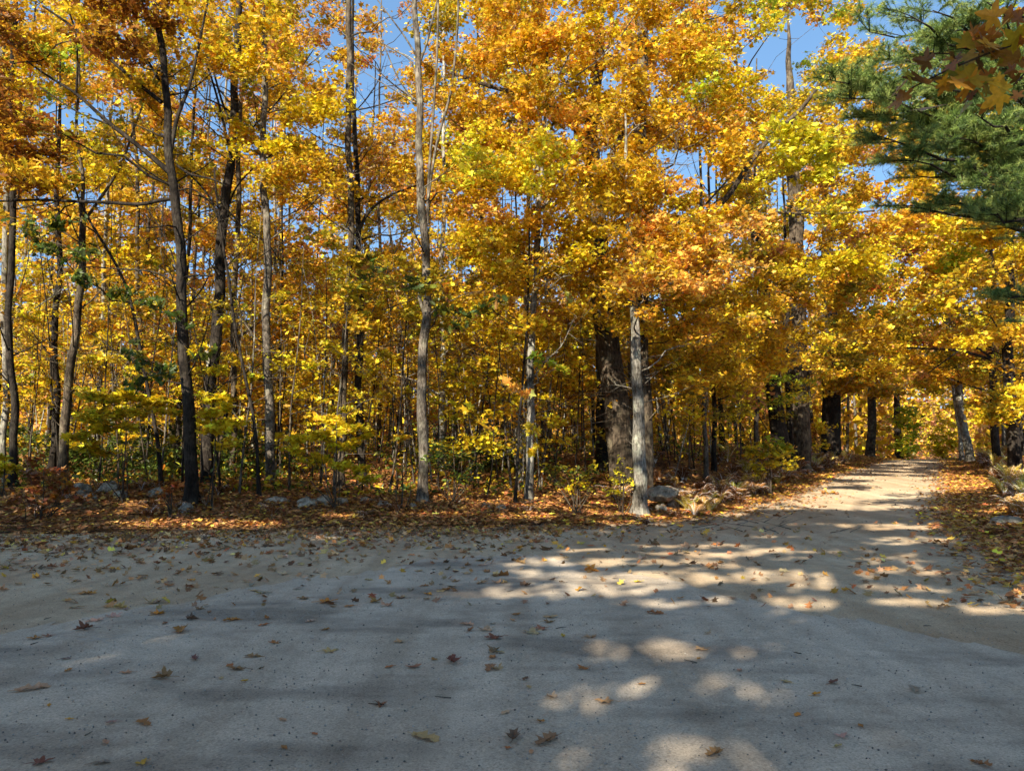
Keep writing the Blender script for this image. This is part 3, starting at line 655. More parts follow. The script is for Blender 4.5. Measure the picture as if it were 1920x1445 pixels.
# oak sprays in shade, close on the left
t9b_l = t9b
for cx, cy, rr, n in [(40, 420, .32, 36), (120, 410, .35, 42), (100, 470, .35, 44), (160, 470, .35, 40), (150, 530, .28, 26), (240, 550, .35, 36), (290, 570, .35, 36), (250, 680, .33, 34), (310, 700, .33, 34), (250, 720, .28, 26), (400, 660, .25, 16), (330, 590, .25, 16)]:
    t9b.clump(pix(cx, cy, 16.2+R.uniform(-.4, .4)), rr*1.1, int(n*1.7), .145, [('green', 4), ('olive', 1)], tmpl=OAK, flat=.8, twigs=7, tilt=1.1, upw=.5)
for cx, cy, rr, n in [(830, 560, .4, 40), (880, 590, .4, 40), (930, 570, .4, 36), (770, 530, .45, 50), (850, 620, .3, 20), (700, 500, .45, 50), (1080, 560, .25, 14)]:
    t11.clump(pix(cx, cy, 16.6), rr*1.1, int(n*1.4), .14, [('olive', 3), ('green', 2), ('rust', 1)], tmpl=OAK, flat=.7, twigs=4, tilt=1.1, upw=.5)
for cx, cy in [(940, 712), (965, 722), (985, 740)]:
    t12b.clump(pix(cx, cy, 16), .18, 16, .15, 'peach', tmpl=MAPLE, flat=.8, twigs=3, tilt=1.3, upw=.2)
for cx, cy in [(1010, 668), (1040, 680), (1060, 690)]:
    t12.clump(pix(cx, cy, 17), .22, 16, .15, 'lime', tmpl=MAPLE, flat=.6, twigs=3)
for cx, cy in [(1000, 820), (1010, 850), (900, 790), (870, 760)]:
    t12b.clump(pix(cx, cy, 16.5), .28, 24, .13, [('yellow', 1), ('gold', 1)], tmpl=MAPLE, flat=.8, twigs=3, tilt=1.3, upw=.2)
for cx, cy in [(1440, 705), (1480, 708), (1515, 712), (1550, 705)]:
    t18.clump(pix(cx, cy, 31), .6, 70, .13, 'lime', flat=.25)

# ------------------------------------------------------------------ understory shrubs (young maples) as things
def shrub(name, label, cat, px, D, stems, clumps, pal, size=.125, tmpl=MAPLE, bark='brown', flat=.32, leaves=190):
    b = pix(px, 800, D); z = tz(b[0], b[1])
    top = max(pix(c[0], c[1], D)[2] for c in clumps)
    T = Tree(name, label, cat, [(b[0], D, z-.1), (b[0]+.03, D, z+(top-z)*.5), (b[0], D, top)], [.022, .016, .006], BARK[bark], sides=6, flare=0)
    for _ in range(stems):
        q = clumps[R.integers(len(clumps))]; c = pix(q[0], q[1], D)
        T.limb([(b[0]+R.normal(0, .08), D+R.normal(0, .08), z-.05), ((b[0]+c[0])/2+R.normal(0, .1), D, (z+c[2])/2), c], .013, .004, 5)
    for q in clumps:
        cx, cy, rr = q[:3]; n = int(leaves*(rr/.5)**1.7)
        T.clump(pix(cx, cy, D+R.uniform(-.4, .4)), rr, n, size*R.uniform(.9, 1.1), q[3] if len(q) > 3 else pal, tmpl=tmpl, flat=flat, twigs=5, low=.15, upw=.95, tilt=.7)
    return T
shrub('young_maple', 'wide low yellow maple in shade left of the dark leaning maple', 'young tree', 235, 17.2, 4,
      [(180, 745, .5), (235, 742, .5), (290, 752, .45), (160, 775, .45), (215, 775, .5), (270, 770, .4), (150, 815, .45), (205, 800, .5), (250, 800, .35), (165, 845, .4), (200, 850, .3), (320, 770, .3), (330, 820, .2)], [('shrub', 3), ('olive', 1)])
shrub('young_maple', 'yellow maple sapling in shade just right of the dark leaning maple', 'young tree', 402, 17, 3,
      [(400, 745, .38), (430, 765, .35), (385, 775, .38), (425, 795, .38), (400, 805, .3), (440, 825, .3), (410, 835, .25), (375, 790, .25)], 'shrub')
shrub('young_maple', 'bright yellow maple sapling between the straight trunk and the pale grey trunk', 'young tree', 630, 17, 4,
      [(640, 790, .42), (672, 800, .38, 'yellow'), (600, 815, .38), (560, 820, .38), (620, 835, .4), (655, 830, .35), (590, 860, .35), (640, 870, .35), (680, 880, .3), (700, 893, .22), (540, 840, .3), (690, 815, .22, 'yellow')], 'shrub')
shrub('bush', 'dark green bush around the foot of the pale grey trunk', 'bush', 850, 17.7, 8,
      [(800, 850, .3), (830, 865, .4), (865, 850, .4), (900, 870, .35), (850, 890, .4), (885, 895, .3), (830, 835, .3)], [('green', 3), ('olive', 1)], size=.09, flat=.8, leaves=150, tmpl=oval)
shrub('bush', 'dense green and yellow bush left of the big oak at the litter edge', 'bush', 1080, 17.2, 9,
      [(1050, 870, .35), (1080, 880, .35), (1110, 890, .35), (1040, 895, .28), (1095, 910, .32, 'shrub'), (1070, 915, .3, 'shrub'), (1020, 880, .3)], [('green', 2), ('olive', 3)], size=.09, flat=.8, leaves=150, tmpl=oval)
shrub('bush', 'sunlit lemon yellow bush at the foot of the big oak', 'bush', 1165, 17.5, 6,
      [(1163, 862, .16), (1160, 885, .22), (1145, 900, .25), (1175, 905, .25), (1185, 880, .15), (1135, 920, .2), (1160, 925, .2)], [('lemon', 3), ('yellow', 1)], size=.075, flat=.8, leaves=150, tmpl=oval)
shrub('bush', 'red leaved low bush at the left edge of the litter bank', 'bush', 85, 15.8, 9,
      [(55, 885, .4), (95, 895, .4), (70, 915, .4), (120, 915, .35), (40, 930, .35), (100, 935, .3), (150, 930, .25), (60, 860, .25, 'red'), (95, 880, .2, 'red')], [('crim', 3), ('rust', 1)], size=.11, flat=.7, leaves=130)
shrub('bush', 'small red shrub in front of the stones left of centre', 'bush', 325, 16.2, 4, [(320, 915, .2), (300, 925, .15), (335, 905, .12, 'red')], [('crim', 2), ('red', 1)], size=.10, flat=.7)
shrub('young_maple', 'small yellow seedling by the pale stone left of the grey trunk', 'young tree', 755, 17, 2, [(750, 877, .16), (765, 880, .1), (740, 868, .1)], 'lemon', size=.12, tmpl=oval, leaves=60)
shrub('young_maple', 'yellow green sapling at the far left edge behind the red bush', 'young tree', 12, 17.5, 3, [(10, 870, .3), (30, 875, .25), (-10, 885, .3), (5, 855, .2)], 'shrub')
shrub('bush', 'yellow green bush in front of the row of thick dark trunks', 'bush', 1440, 23, 7,
      [(1440, 840, .5), (1470, 850, .45), (1410, 850, .5), (1450, 870, .5), (1490, 870, .4), (1420, 880, .4)], [('olive', 3), ('shrub', 2)], size=.12, leaves=120, flat=.6)
shrub('bush', 'bright lime tree beside the far crest of the road', 'bush', 1700, 52, 5,
      [(1700, 800, 1.3), (1690, 780, 1.2), (1710, 820, 1.2), (1695, 840, 1.1), (1680, 830, 1.0), (1712, 775, 1.0)], [('lime', 3), ('yellow', 1)], size=.2, leaves=60, flat=.8, tmpl=PENT)
shrub('bush', 'golden bush on the right verge at the far crest of the road', 'bush', 1765, 54, 5,
      [(1760, 820, 1.3), (1775, 800, 1.2), (1755, 845, 1.2), (1785, 830, 1.2), (1770, 850, 1.0)], [('yellow', 3), ('gold', 1)], size=.2, leaves=60, flat=.8, tmpl=PENT)
for i, (px_, D_, lab) in enumerate([(60, 22, 'dark hemlock-like evergreen thicket deep at the far left'), (235, 21, 'dark evergreen thicket under the wide low yellow maple'), (455, 22, 'dark evergreen thicket right of the dark maples'), (900, 23, 'dark green thicket behind the stones at the centre'), (330, 24, 'dark evergreen thicket behind the yellow maple sapling')]):
    shrub('evergreen_bush', lab, 'bush', px_, D_, 6, [(px_+dx, py_, .75) for dx, py_ in [(-70, 850), (-20, 840), (40, 850), (80, 860), (-50, 880), (10, 875), (60, 885), (0, 815), (-40, 800)][:7 if i == 3 else 9]],
          'green', size=.10, flat=.6, leaves=170, tmpl=oval, bark='dark')

# ------------------------------------------------------------------ unseen trees behind the camera, crowns shaped to shade the crossing
LIT = [(-9.5, 16.6, 1.3, .3), (-1.6, 16.9, .9, .25), (-8.2, 17.5, .8, .3), (2.2, 16.4, .7, .2), (1.5, 4.0, .9, .3), (1.5, 5.3, .7, .25), (2.4, 9.6, 1.2, .3), (1.0, 9.0, 1.0, .28),  # sun patches left open by the shaped crowns: x, y, rx, ry  (metres)
 (1.6, 9.6, 1.5, .38), (.3, 8.5, 1.0, .30), (2.0, 11.0, .9, .35), (.6, 10.6, .8, .22), (3.1, 8.2, .35, .22), (1.6, 7.9, .5, .2),
 (1.35, 6.2, .5, .28), (2.3, 6.1, .30, .2), (1.1, 5.1, .45, .22), (.95, 4.1, .6, .30), (1.75, 4.15, .5, .28), (1.9, 4.9, .45, .18), (1.3, 3.6, .55, .25),
 (3.9, 9.9, .8, .3), (4.3, 8.1, .55, .25), (3.2, 9.4, .55, .22), (4.9, 8.9, .4, .2), (3.0, 11.9, .8, .3), (4.6, 12.2, .7, .22), (2.3, 12.8, .6, .2), (5.7, 11.0, .4, .25), (4.9, 14.2, .4, .2), (6.6, 13.2, .5, .25),
 (-4.9, 8.9, .25, .12), (-6.3, 15.6, 1.6, .45), (-3.6, 16.6, .5, .3), (.2, 16.7, .8, .3), (7.2, 13.6, .6, .4), (7.8, 15.6, .9, .6), (5.4, 10.1, .5, .25), (6.4, 16.2, .6, .2), (2.9, 7.1, .45, .14), (3.5, 6.5, .35, .12)]
LITA = np.array(LIT)
def want_lit(x, y):
    """1 where the sun reaches the ground"""
    v = np.zeros(len(x))
    for cx, cy, a, b in LIT:
        v = np.maximum(v, 1.0*((((x-cx)/a)**2+((y-cy)/b)**2) < 1.5))
    semi = (((x-1.35)/1.15)**2+((y-4.5)/2.5)**2 < 1) | (((x-3.5)/3.6)**2+((y-10.2)/3.0)**2 < 1)
    nn = np.sin(x*2.3+1.4*np.sin(y*1.9)+.6)+np.sin(y*5.1+x*1.1+1)+.6*np.sin(x*4.1-y*6.3)+.4*np.sin(x*9.7+y*11.1)
    v = np.maximum(v, semi*(nn > np.where(y > 7.2, .2, .45))*.95)
    return v
def zone_shade(x, y):
    """how deep the shadow zone reaches (fraction of leaves kept)"""
    edge = np.interp(x, [-30, -4, -1, 0.5, 3, 5, 7, 10, 14], [22.5, 21.0, 18.2, 17.0, 16.7, 17.6, 19.5, 19.5, 15])
    edge = edge + .25*np.sin(x*1.3)+.25*np.sin(x*3.1+1)
    dap = ((x > -2) & (x < 8) & (y < 28) & (np.sin(x*5.3+2*np.sin(y*2.2))+np.sin(y*4.7+x*1.3)+.6*np.sin(x*11+y*7) > .35))*.8
    return np.maximum(np.clip((edge-y)/.5, 0, 1), dap)
shade_trees = []
for i, (x, y) in enumerate([(-5.5, -10.5), (3.5, -9.5), (-14, -11), (-22, -10), (10.5, -6), (-1, -16), (-10, -18), (7, -16)]):
    z = 0.3
    P = [(x, y, z-.4), (x+.2, y+.4, z+8), (x+.1, y+1.2, z+15), (x, y+1.5, z+23)]
    T = Tree('maple_tree', 'unseen tall tree behind the viewer, its crown shaped to shade the crossing', 'tree', P, [.28, .22, .14, .03], BARK['brown'], group='unseen shade trees behind the viewer', sides=10, layer='back')
    shade_trees.append(T)
n_cl = 1350; made = 0; tries = 0
buckets = {id(t): [] for t in shade_trees}
while made < n_cl and tries < 20000:
    tries += 1
    x = R.uniform(-24, 15); y = R.uniform(1.5, 28)
    if tries % 14 == 0: x = R.uniform(2.1, 4.2); y = R.uniform(2.5, 6)
    if float(zone_shade(np.array([x]), np.array([y]))[0]) < .5: continue
    hmin = max(8.5, (y-1.5)/1.36*.98)
    h = R.uniform(hmin, min(hmin+6, 22))
    if h > 22: continue
    c = np.array([x, y, 0.0])+SUN*(h/SUN[2])
    if c[1] > -1 and c[2]-1.6 < .78*c[1]+2.0: continue
    if c[1] > 5: continue
    t = min(shade_trees, key=lambda q: math.hypot(q.at(c[2])[0][0]-c[0], q.at(c[2])[0][1]-c[1]))
    m = 125
    L = R.normal(size=(m, 3))*np.array([.75, .75, .45])+c
    k = (L[:, 2])/SUN[2]
    g = L-SUN*k[:, None]
    keep = (R.random(m) > want_lit(g[:, 0], g[:, 1])*.95) & (R.random(m) < zone_shade(g[:, 0], g[:, 1])+.02)  # drop leaves where sun should reach the ground, keep them in the shade zone
    L = L[keep]
    vis = (L[:, 1] > .5) & (L[:, 2]-1.6 < .70*L[:, 1]+.6)
    L = L[~vis]
    buckets[id(t)].append(L)
    if made % 4 == 0:
        a, ra = t.at(c[2]-2.5); t.limb([a, (a+c)/2+R.normal(0, .3, 3)+[0, 0, .5], c], .05, .01, 4)
    made += 1
for t in shade_trees:
    if buckets[id(t)]:
        put_leaves(t.cg, np.concatenate(buckets[id(t)]), DIAM, .27, [('lemon', 1), ('yellow', 2)], 1.2, .3)  # lemon and yellow leaves chosen to warm the light below

for t in TREES: t.root = t.build()

# pale blaze on the dark maple
g = Geo()
c0 = pix(397, 668, 20)-np.array([0.02, .20, 0])
V = [c0+np.array([.09*math.cos(a)*(1 if math.sin(a) > 0 else .7), -.03*(1-abs(math.cos(a))), .30*math.sin(a)]) for a in np.linspace(0, 2*PI, 16, endpoint=False)]
g.add(V+[c0+np.array([0, -.05, 0])], [(i, (i+1) % 16, 16) for i in range(16)])
sc_ = link('trunk_scar', g.mesh('trunk_scar', M_BARK, True, t6.base), t6.root, color=(.75, .68, .55))

# ------------------------------------------------------------------ saplings: prototypes copied
def sapling_proto(h, r, n_cl, pal, k):
    tg, cg = Geo(), Geo(); n = 7; t = np.linspace(0, 1, n)
    P = np.c_[R.normal(0, .06, n)*(t > 0)+R.normal(0, .5)*t, R.normal(0, .05, n)*(t > 0), -.1+h*t]
    tube(tg, smooth_path(P, 12), np.linspace(r, .006, 12), 6)
    for i in range(n_cl):
        w = R.uniform(.3, 1); a = np.array([np.interp(w, t, P[:, q]) for q in range(3)])
        az = R.uniform(0, 2*PI); L = R.uniform(.3, 1.1)*(1.2-w*.6)
        c = a+np.array([math.cos(az)*L, math.sin(az)*L, R.uniform(.1, .4)])
        tube(tg, np.array([a, (a+c)/2+[0, 0, .08], c]), [.010, .007, .003], 4)
        m = 26
        put_leaves(cg, c+R.normal(size=(m, 3))*np.array([.28, .28, .10]), PENT, .13, pal, .8, .9)
    return tg.mesh('trunk', M_BARK, True), cg.mesh('crown', M_LEAF, False)
protos = [sapling_proto(R.uniform(4.5, 9.5), R.uniform(.018, .04), int(R.uniform(5, 16)), [[('gold', 1), ('yellow', 1)], [('yellow', 1), ('olive', 1)], [('gold', 2), ('orange', 1)]][k % 3], k) for k in range(12)]
SL = dict(left=('thin sapling stem in the dark woods behind the left dark maples', 'sapling stems in the left woods'),
          middle=('thin sapling stem in the yellow woods between the straight trunk and the big oak', 'sapling stems in the middle woods'),
          row=('thin sapling stem in the woods between the big oak and the far road', 'sapling stems left of the road'),
          right=('thin sapling stem in the woods right of the road', 'sapling stems right of the road'))
n = 0; tries = 0; used = []
while n < 295 and tries < 14000:
    tries += 1
    y = 19+R.uniform(0, 1)**1.1*27; x = R.uniform(-.72, .74)*y
    if blocked(x, y, 2.2) : continue
    if x < 7 and y < 19.3: continue
    if y < 22 and 1100 < toPix((x, y, 1.6))[0] < 1235: continue
    if y < 31 and 1425 < toPix((x, y, 1.6))[0] < 1590 and R.random() < .7: continue
    if used and min(math.hypot(a-x, b-y) for a, b in used) < .55: continue
    used.append((x, y)); tm, cm = protos[R.integers(12)]; sl = SL[zone(x, y)]
    e = empty('sapling', (x, y, tz(x, y))); tag(e, sl[0], 'sapling', sl[1])
    e.rotation_euler = (R.normal(0, .07), R.normal(0, .10), R.uniform(0, 6.28)); s_ = R.uniform(.75, 1.2); e.scale = (s_, s_, s_)
    bk = np.array(BARK[['dark', 'brown', 'mid', 'grey', 'pale'][R.choice(5, p=[.25, .25, .2, .15, .15])]])
    link('trunk', tm, e, color=bk); link('crown', cm, e, color=[(1, 1, 1), (1, .9, .9), (.85, .95, 1), (1, .8, 1)][R.integers(4)])
    n += 1

# ------------------------------------------------------------------ far woods, one mass
g = Geo(); tg = Geo()
N = 150000
ang = R.uniform(-.80, .82, N); yy = 55+R.uniform(0, 1, N)**1.25*100; xx = ang*yy
dd = dist_edge(xx, yy)
hh = R.beta(1.2, 1.5, N)*(15.5+2.5*np.sin(xx*.33)+2*np.sin(xx*.13+yy*.2))
nz = np.sin(xx*.55+hh*.5)+np.sin(yy*.4-hh*.7+xx*.2)+np.sin(hh*1.1+xx*.9)
over = (hh > 5.5) | (dd > 1.0)
keep = (nz > -1.3) & over
xx, yy, hh = xx[keep], yy[keep], hh[keep]
zz = terrain(xx, yy)+hh+.3
put_leaves(g, np.c_[xx, yy, zz], DIAM, .52, [('gold', 4), ('yellow', 2), ('orange', 2), ('pink', 3), ('olive', 1)], 1.0, .5)
for i in range(260):
    y = R.uniform(52, 92); x = R.uniform(-.8, .82)*y
    if blocked(x, y, 2): continue
    z = tz(x, y); h = R.uniform(12, 17)
    tube(tg, [(x, y, z-.2), (x+R.normal(0, .3), y, z+h/2), (x+R.normal(0, .6), y, z+h)], [R.uniform(.07, .2), .08, .02], 5)
tag(link('distant_trunks', tg.mesh('distant_trunks', M_BARK, True), color=BARK['mid']), 'far woods trunks seen as one mass beyond the nearer trees', 'woods', kind='stuff')
tag(link('distant_foliage', g.mesh('distant_foliage', M_LEAF)), 'far gold and orange foliage closing the woods behind everything', 'woods', kind='stuff')
# low undergrowth mass inside the woods
N = 42000
y = 18.3+R.uniform(0, 1, N)**1.3*34; x = R.uniform(-.76, .76, N)*y
d = dist_edge(x, y); hh = R.exponential(.33, N)
pn = np.sin(x*1.9+1)+np.sin(y*1.3+x*.7)+np.sin(x*.6-y*.9)
k = (d > 3.2) & (pn+R.normal(0, .5, N) > -.6) & (hh < 1.9)
x, y, hh = x[k], y[k], hh[k]
g = Geo(); put_leaves(g, np.c_[x, y, terrain(x, y)+.05+hh*np.clip((y-17.5)/4, .3, 1)], oval, .12, [('green', 4), ('olive', 3), ('shrub', 1.6), ('rust', 2)], 1.0, .6)
tag(link('undergrowth', g.mesh('undergrowth', M_LEAF)), 'low tangled undergrowth of green and yellow leaves on the forest floor', 'undergrowth', kind='stuff')

# ------------------------------------------------------------------ leaf litter and road leaves
def flat_leaves(g, x, y, z, size, pal, tmpl=MAPLE_S, tilt=.35):
    put_leaves(g, np.c_[x, y, z], tmpl, size, pal, tilt, 1.0, .3)
g = Geo()
N = 90000
x = R.uniform(-15, 12, N); y = R.uniform(11.6, 23, N)
d = dist_edge(x, y)+rag(x*1.3, 2)
w = np.where(d > .25, 1, np.exp((d-.25)/1.25)*.65*(.45+.55*(np.sin(x*1.9)+np.sin(x*4.7+y*2) > -.3)))*np.where(y > 19.5, .35, 1)
k = (R.random(N) < w) & (x < leftx(np.clip(y, 13.3, 90))+2.5)
flat_leaves(g, x[k], y[k], np.maximum(terrain(x[k], y[k])+.045, roadz(x[k], y[k])+.02)+R.uniform(0, .05, k.sum())*(d[k] > .2), .085, 'litter')
# verges along the road
N = 60000
y = R.uniform(7.5, 56, N); sd = R.random(N) < .5; off = R.exponential(1.5, N)-np.abs(R.normal(0, .45, N))
x = np.where(sd, rightx(y)+off*1.25, leftx(np.clip(y, 16, 91))-off)
k = ((y > 16) | sd)
x, y, off = x[k], y[k], off[k]
flat_leaves(g, x, y, np.maximum(terrain(x, y)+.05, np.where(off < .1, roadz(x, y)+.02, -9))+R.uniform(0, .04, len(x)), .095, [('litter', 4), ('gold', .5)])
tag(link('leaf_litter', g.mesh('leaf_litter', M_DRY)), 'thick brown and orange leaf litter along the road edge', 'leaf litter', kind='stuff')
g = Geo()
N = 30000
y = R.uniform(7.6, 15.6, N); x = R.uniform(-11, 6, N)
e = np.where(y < 13.2, 14, 99)
dl = np.maximum(-dist_edge(x, y), 0)
w = (.9*np.exp(-dl/1.0)+.20*np.exp(-dl/2.4))*np.where(x > 1, .35, 1)*np.where(x < -2, 1.0, .8) + .012
k = (R.random(N) < w) & (dist_edge(x, y) < 0)
flat_leaves(g, x[k], y[k], roadz(x[k], y[k])+.022, .095, [('tanroad', 3), ('litter', 2)], tilt=.8)
N = 500
y = R.uniform(14, 48, N); t_ = R.uniform(0, 1, N); lx_ = leftx(np.clip(y, 13.3, 91)); x = lx_+(rightx(y)-lx_)*t_
flat_leaves(g, x, y, roadz(x, y)+.02, .08, 'tanroad', tilt=.5)
tag(link('scattered_leaves', g.mesh('scattered_leaves', M_DRY)), 'small dry leaves sprinkled far out over the gravel', 'leaves', kind='stuff')
# pebbles
g = Geo(); N = 5200
y = 3+R.uniform(0, 1, N)**1.4*11; x = R.uniform(-.75, .75, N)*y
r = R.uniform(.003, .009, N)
OCT = (np.array([(1, 0, 0), (0, 1, 0), (-1, 0, 0), (0, -1, 0), (0, 0, .8), (0, 0, -.8)], float), np.array([(0, 1, 4), (1, 2, 4), (2, 3, 4), (3, 0, 4), (1, 0, 5), (2, 1, 5), (3, 2, 5), (0, 3, 5)]))
V = OCT[0][None]*(r[:, None, None]*R.uniform(.6, 1.3, (N, 6, 1)))+np.c_[x, y, roadz(x, y)+.007+r*.3][:, None]
c = np.repeat(np.array([.22, .21, .19])*R.uniform(.4, 2.0, (N, 1)), 6, 0)
g.add(V.reshape(-1, 3), (OCT[1][None]+(np.arange(N)*6)[:, None, None]).reshape(-1, 3), c)
tag(link('pebbles', g.mesh('pebbles', M_DRY)), 'loose small pebbles scattered over the road surface', 'gravel', kind='stuff')

g = Geo()
for _ in range(560):
    if _ < 30: y_ = R.uniform(4, 14); x_ = R.uniform(-.7, .6)*y_
    else: y_ = R.uniform(14.5, 22); x_ = R.uniform(-13, 8)
    z_ = max(tz(x_, y_)+.05, float(roadz(x_, y_))+.012 if y_ < 15 else -9); a_ = R.uniform(0, PI); L_ = R.uniform(.04, .12) if _ < 30 else R.uniform(.2, .9)
    e_ = np.array([math.cos(a_)*L_, math.sin(a_)*L_, (0 if _ < 30 else R.uniform(0, .22)*L_)])
    p_ = np.array([x_, y_, z_]); tube(g, np.array([p_, p_+e_*.5+R.normal(0, .04*L_, 3)*[1, 1, .3], p_+e_]), [.004 if _ < 30 else .009, .004, .002], 4)
tag(link('fallen_twigs', g.mesh('fallen_twigs', M_BARK), color=BARK['mid']), 'thin fallen twigs lying over the litter and the road', 'twigs', kind='stuff')
# individual fallen leaves
def leaf_blade(outline, curl, fold, seed):
    rs = np.random.default_rng(seed)
    pts = np.array(outline, float); n = len(pts)
    D2 = []
    for i in range(n):
        D2.append(pts[i]); D2.append((pts[i]+pts[(i+1) % n])/2*.93)
    pts = np.array(D2); n = len(pts)
    rings = [np.zeros((1, 2))]+[pts*s for s in (.35, .7, 1.0)]
    V = np.vstack(rings)
    ax = rs.uniform(0, PI); dv = V@np.array([math.cos(ax), math.sin(ax)])
    z = curl*dv**2 + fold*np.abs(V[:, 0]) + .05*np.sin(V[:, 0]*11+seed)*np.hypot(V[:, 0], V[:, 1])+.04*np.sin(V[:, 1]*13+seed)
    z -= z.min()
    V3 = np.c_[V, z]
    T = [(0, 1+i, 1+(i+1) % n) for i in range(n)]
    for k in range(2):
        a = 1+k*n; b = a+n
        for i in range(n):
            j = (i+1) % n; T += [(a+i, b+i, b+j), (a+i, b+j, a+j)]
    g = Geo(); g.add(V3, T)
    st = np.array([(0, -.1, z[0]+.01), (.02, -.45, z[0]*.5+.02), (.05*rs.normal(), -.8, .03)])
    tube(g, st, [.016, .012, .012], 4)
    return g.mesh('leaf_blade', M_DRY, False)
mo = polar(half_big+[(90, .80)]+[(180-a, r) for a, r in half_big[::-1]]+[(270, .12)])
oo = oh+[(0, .65)]+[(-x, y) for x, y in oh[::-1]]
vo = [(0, -.5), (.22, -.2), (.25, .12), (.1, .42), (0, .55), (-.1, .42), (-.25, .12), (-.22, -.2)]
BL = {('maple', 'flat'): leaf_blade(mo, .1, .05, 1), ('maple', 'curled'): leaf_blade(mo, .45, .12, 2), ('maple', 'crumpled'): leaf_blade(mo, .35, .55, 3),
      ('oak', 'flat'): leaf_blade(oo, .12, .1, 4), ('oak', 'curled'): leaf_blade(oo, .5, .3, 5), ('oval', 'flat'): leaf_blade(vo, .15, .15, 6), ('oval', 'curled'): leaf_blade(vo, .6, .5, 7),
      ('oak', 'crumpled'): leaf_blade(oo, .45, .7, 8)}
LC = {'dark brown': (.17, .10, .065), 'brown': (.30, .165, .075), 'tan': (.48, .31, .16), 'orange brown': (.38, .17, .05), 'yellow': (.55, .36, .05), 'orange': (.60, .26, .04), 'dark red': (.22, .075, .045), 'pale tan': (.55, .38, .24), 'grey brown': (.33, .25, .18)}
KEY = [(962, 1386, 'dark brown', 'oak', 'crumpled', .17), (1026, 1391, 'brown', 'oak', 'curled', .19), (952, 1404, 'orange brown', 'oval', 'flat', .06), (996, 1412, 'tan', 'oval', 'flat', .07), (1014, 1355, 'orange brown', 'oval', 'curled', .09),
 (1035, 1310, 'grey brown', 'maple', 'crumpled', .09), (1138, 1317, 'tan', 'maple', 'flat', .14), (797, 1385, 'tan', 'oak', 'flat', .2), (715, 1323, 'dark red', 'maple', 'crumpled', .09), (850, 1242, 'dark red', 'oak', 'crumpled', .2),
 (925, 1222, 'brown', 'oak', 'curled', .2), (918, 1254, 'brown', 'oak', 'flat', .16), (930, 1197, 'dark red', 'maple', 'curled', .18), (1095, 1254, 'orange brown', 'maple', 'curled', .11), (1203, 1285, 'orange brown', 'oval', 'curled', .08),
 (1228, 1151, 'orange brown', 'oak', 'curled', .18), (1340, 1415, 'brown', 'oak', 'curled', .16), (1495, 1342, 'orange', 'oval', 'flat', .09), (1530, 1304, 'orange', 'oval', 'curled', .10), (1577, 1382, 'pale tan', 'maple', 'curled', .10),
 (1571, 1402, 'tan', 'oval', 'curled', .08), (1614, 1363, 'orange brown', 'oval', 'flat', .08), (270, 1357, 'orange brown', 'oak', 'flat', .14), (74, 1432, 'dark red', 'maple', 'curled', .11), (190, 1432, 'grey brown', 'oval', 'flat', .12),
 (265, 1433, 'yellow', 'maple', 'curled', .08), (198, 1395, 'tan', 'oval', 'curled', .09), (209, 1357, 'grey brown', 'oval', 'curled', .09), (130, 1350, 'yellow', 'oval', 'flat', .07), (92, 1325, 'orange', 'oval', 'curled', .07),
 (128, 1258, 'orange brown', 'oval', 'flat', .1), (60, 1293, 'tan', 'oak', 'flat', .22), (338, 1183, 'orange brown', 'oak', 'curled', .25), (357, 1162, 'dark brown', 'maple', 'crumpled', .14), (160, 1180, 'dark red', 'maple', 'crumpled', .18),
 (610, 1130, 'orange', 'maple', 'curled', .22), (494, 1173, 'orange brown', 'oval', 'flat', .14), (530, 1351, 'tan', 'oval', 'flat', .09), (533, 1404, 'orange brown', 'oval', 'flat', .08), (415, 1273, 'tan', 'oval', 'flat', .08),
 (458, 1279, 'yellow', 'oval', 'curled', .08), (730, 1252, 'orange brown', 'oval', 'flat', .1), (985, 1275, 'dark brown', 'oval', 'curled', .09), (992, 1290, 'tan', 'oval', 'flat', .09), (948, 1338, 'pale tan', 'oval', 'flat', .1),
 (1056, 1194, 'yellow', 'oval', 'curled', .1), (1106, 1071, 'orange', 'maple', 'crumpled', .22), (1195, 1092, 'yellow', 'maple', 'curled', .14), (968, 1154, 'orange brown', 'oval', 'curled', .14), (1318, 1218, 'tan', 'maple', 'flat', .13),
 (1310, 1236, 'orange brown', 'oval', 'flat', .08), (1387, 1258, 'tan', 'oval', 'flat', .1), (1475, 1280, 'tan', 'oval', 'flat', .1), (1562, 1282, 'dark brown', 'oval', 'curled', .13), (1715, 1295, 'grey brown', 'oak', 'curled', .16),
 (1775, 1138, 'orange brown', 'maple', 'curled', .12), (1105, 1062, 'orange', 'maple', 'curled', .16), (240, 1262, 'tan', 'maple', 'flat', .1), (365, 1237, 'dark brown', 'oak', 'crumpled', .12), (475, 1232, 'brown', 'oak', 'flat', .15),
 (500, 1160, 'orange brown', 'oval', 'curled', .12), (615, 1222, 'tan', 'maple', 'flat', .15), (1840, 1435, 'brown', 'oak', 'curled', .12), (590, 1378, 'orange brown', 'oval', 'flat', .07), (1105, 1195, 'tan', 'maple', 'flat', .14)]
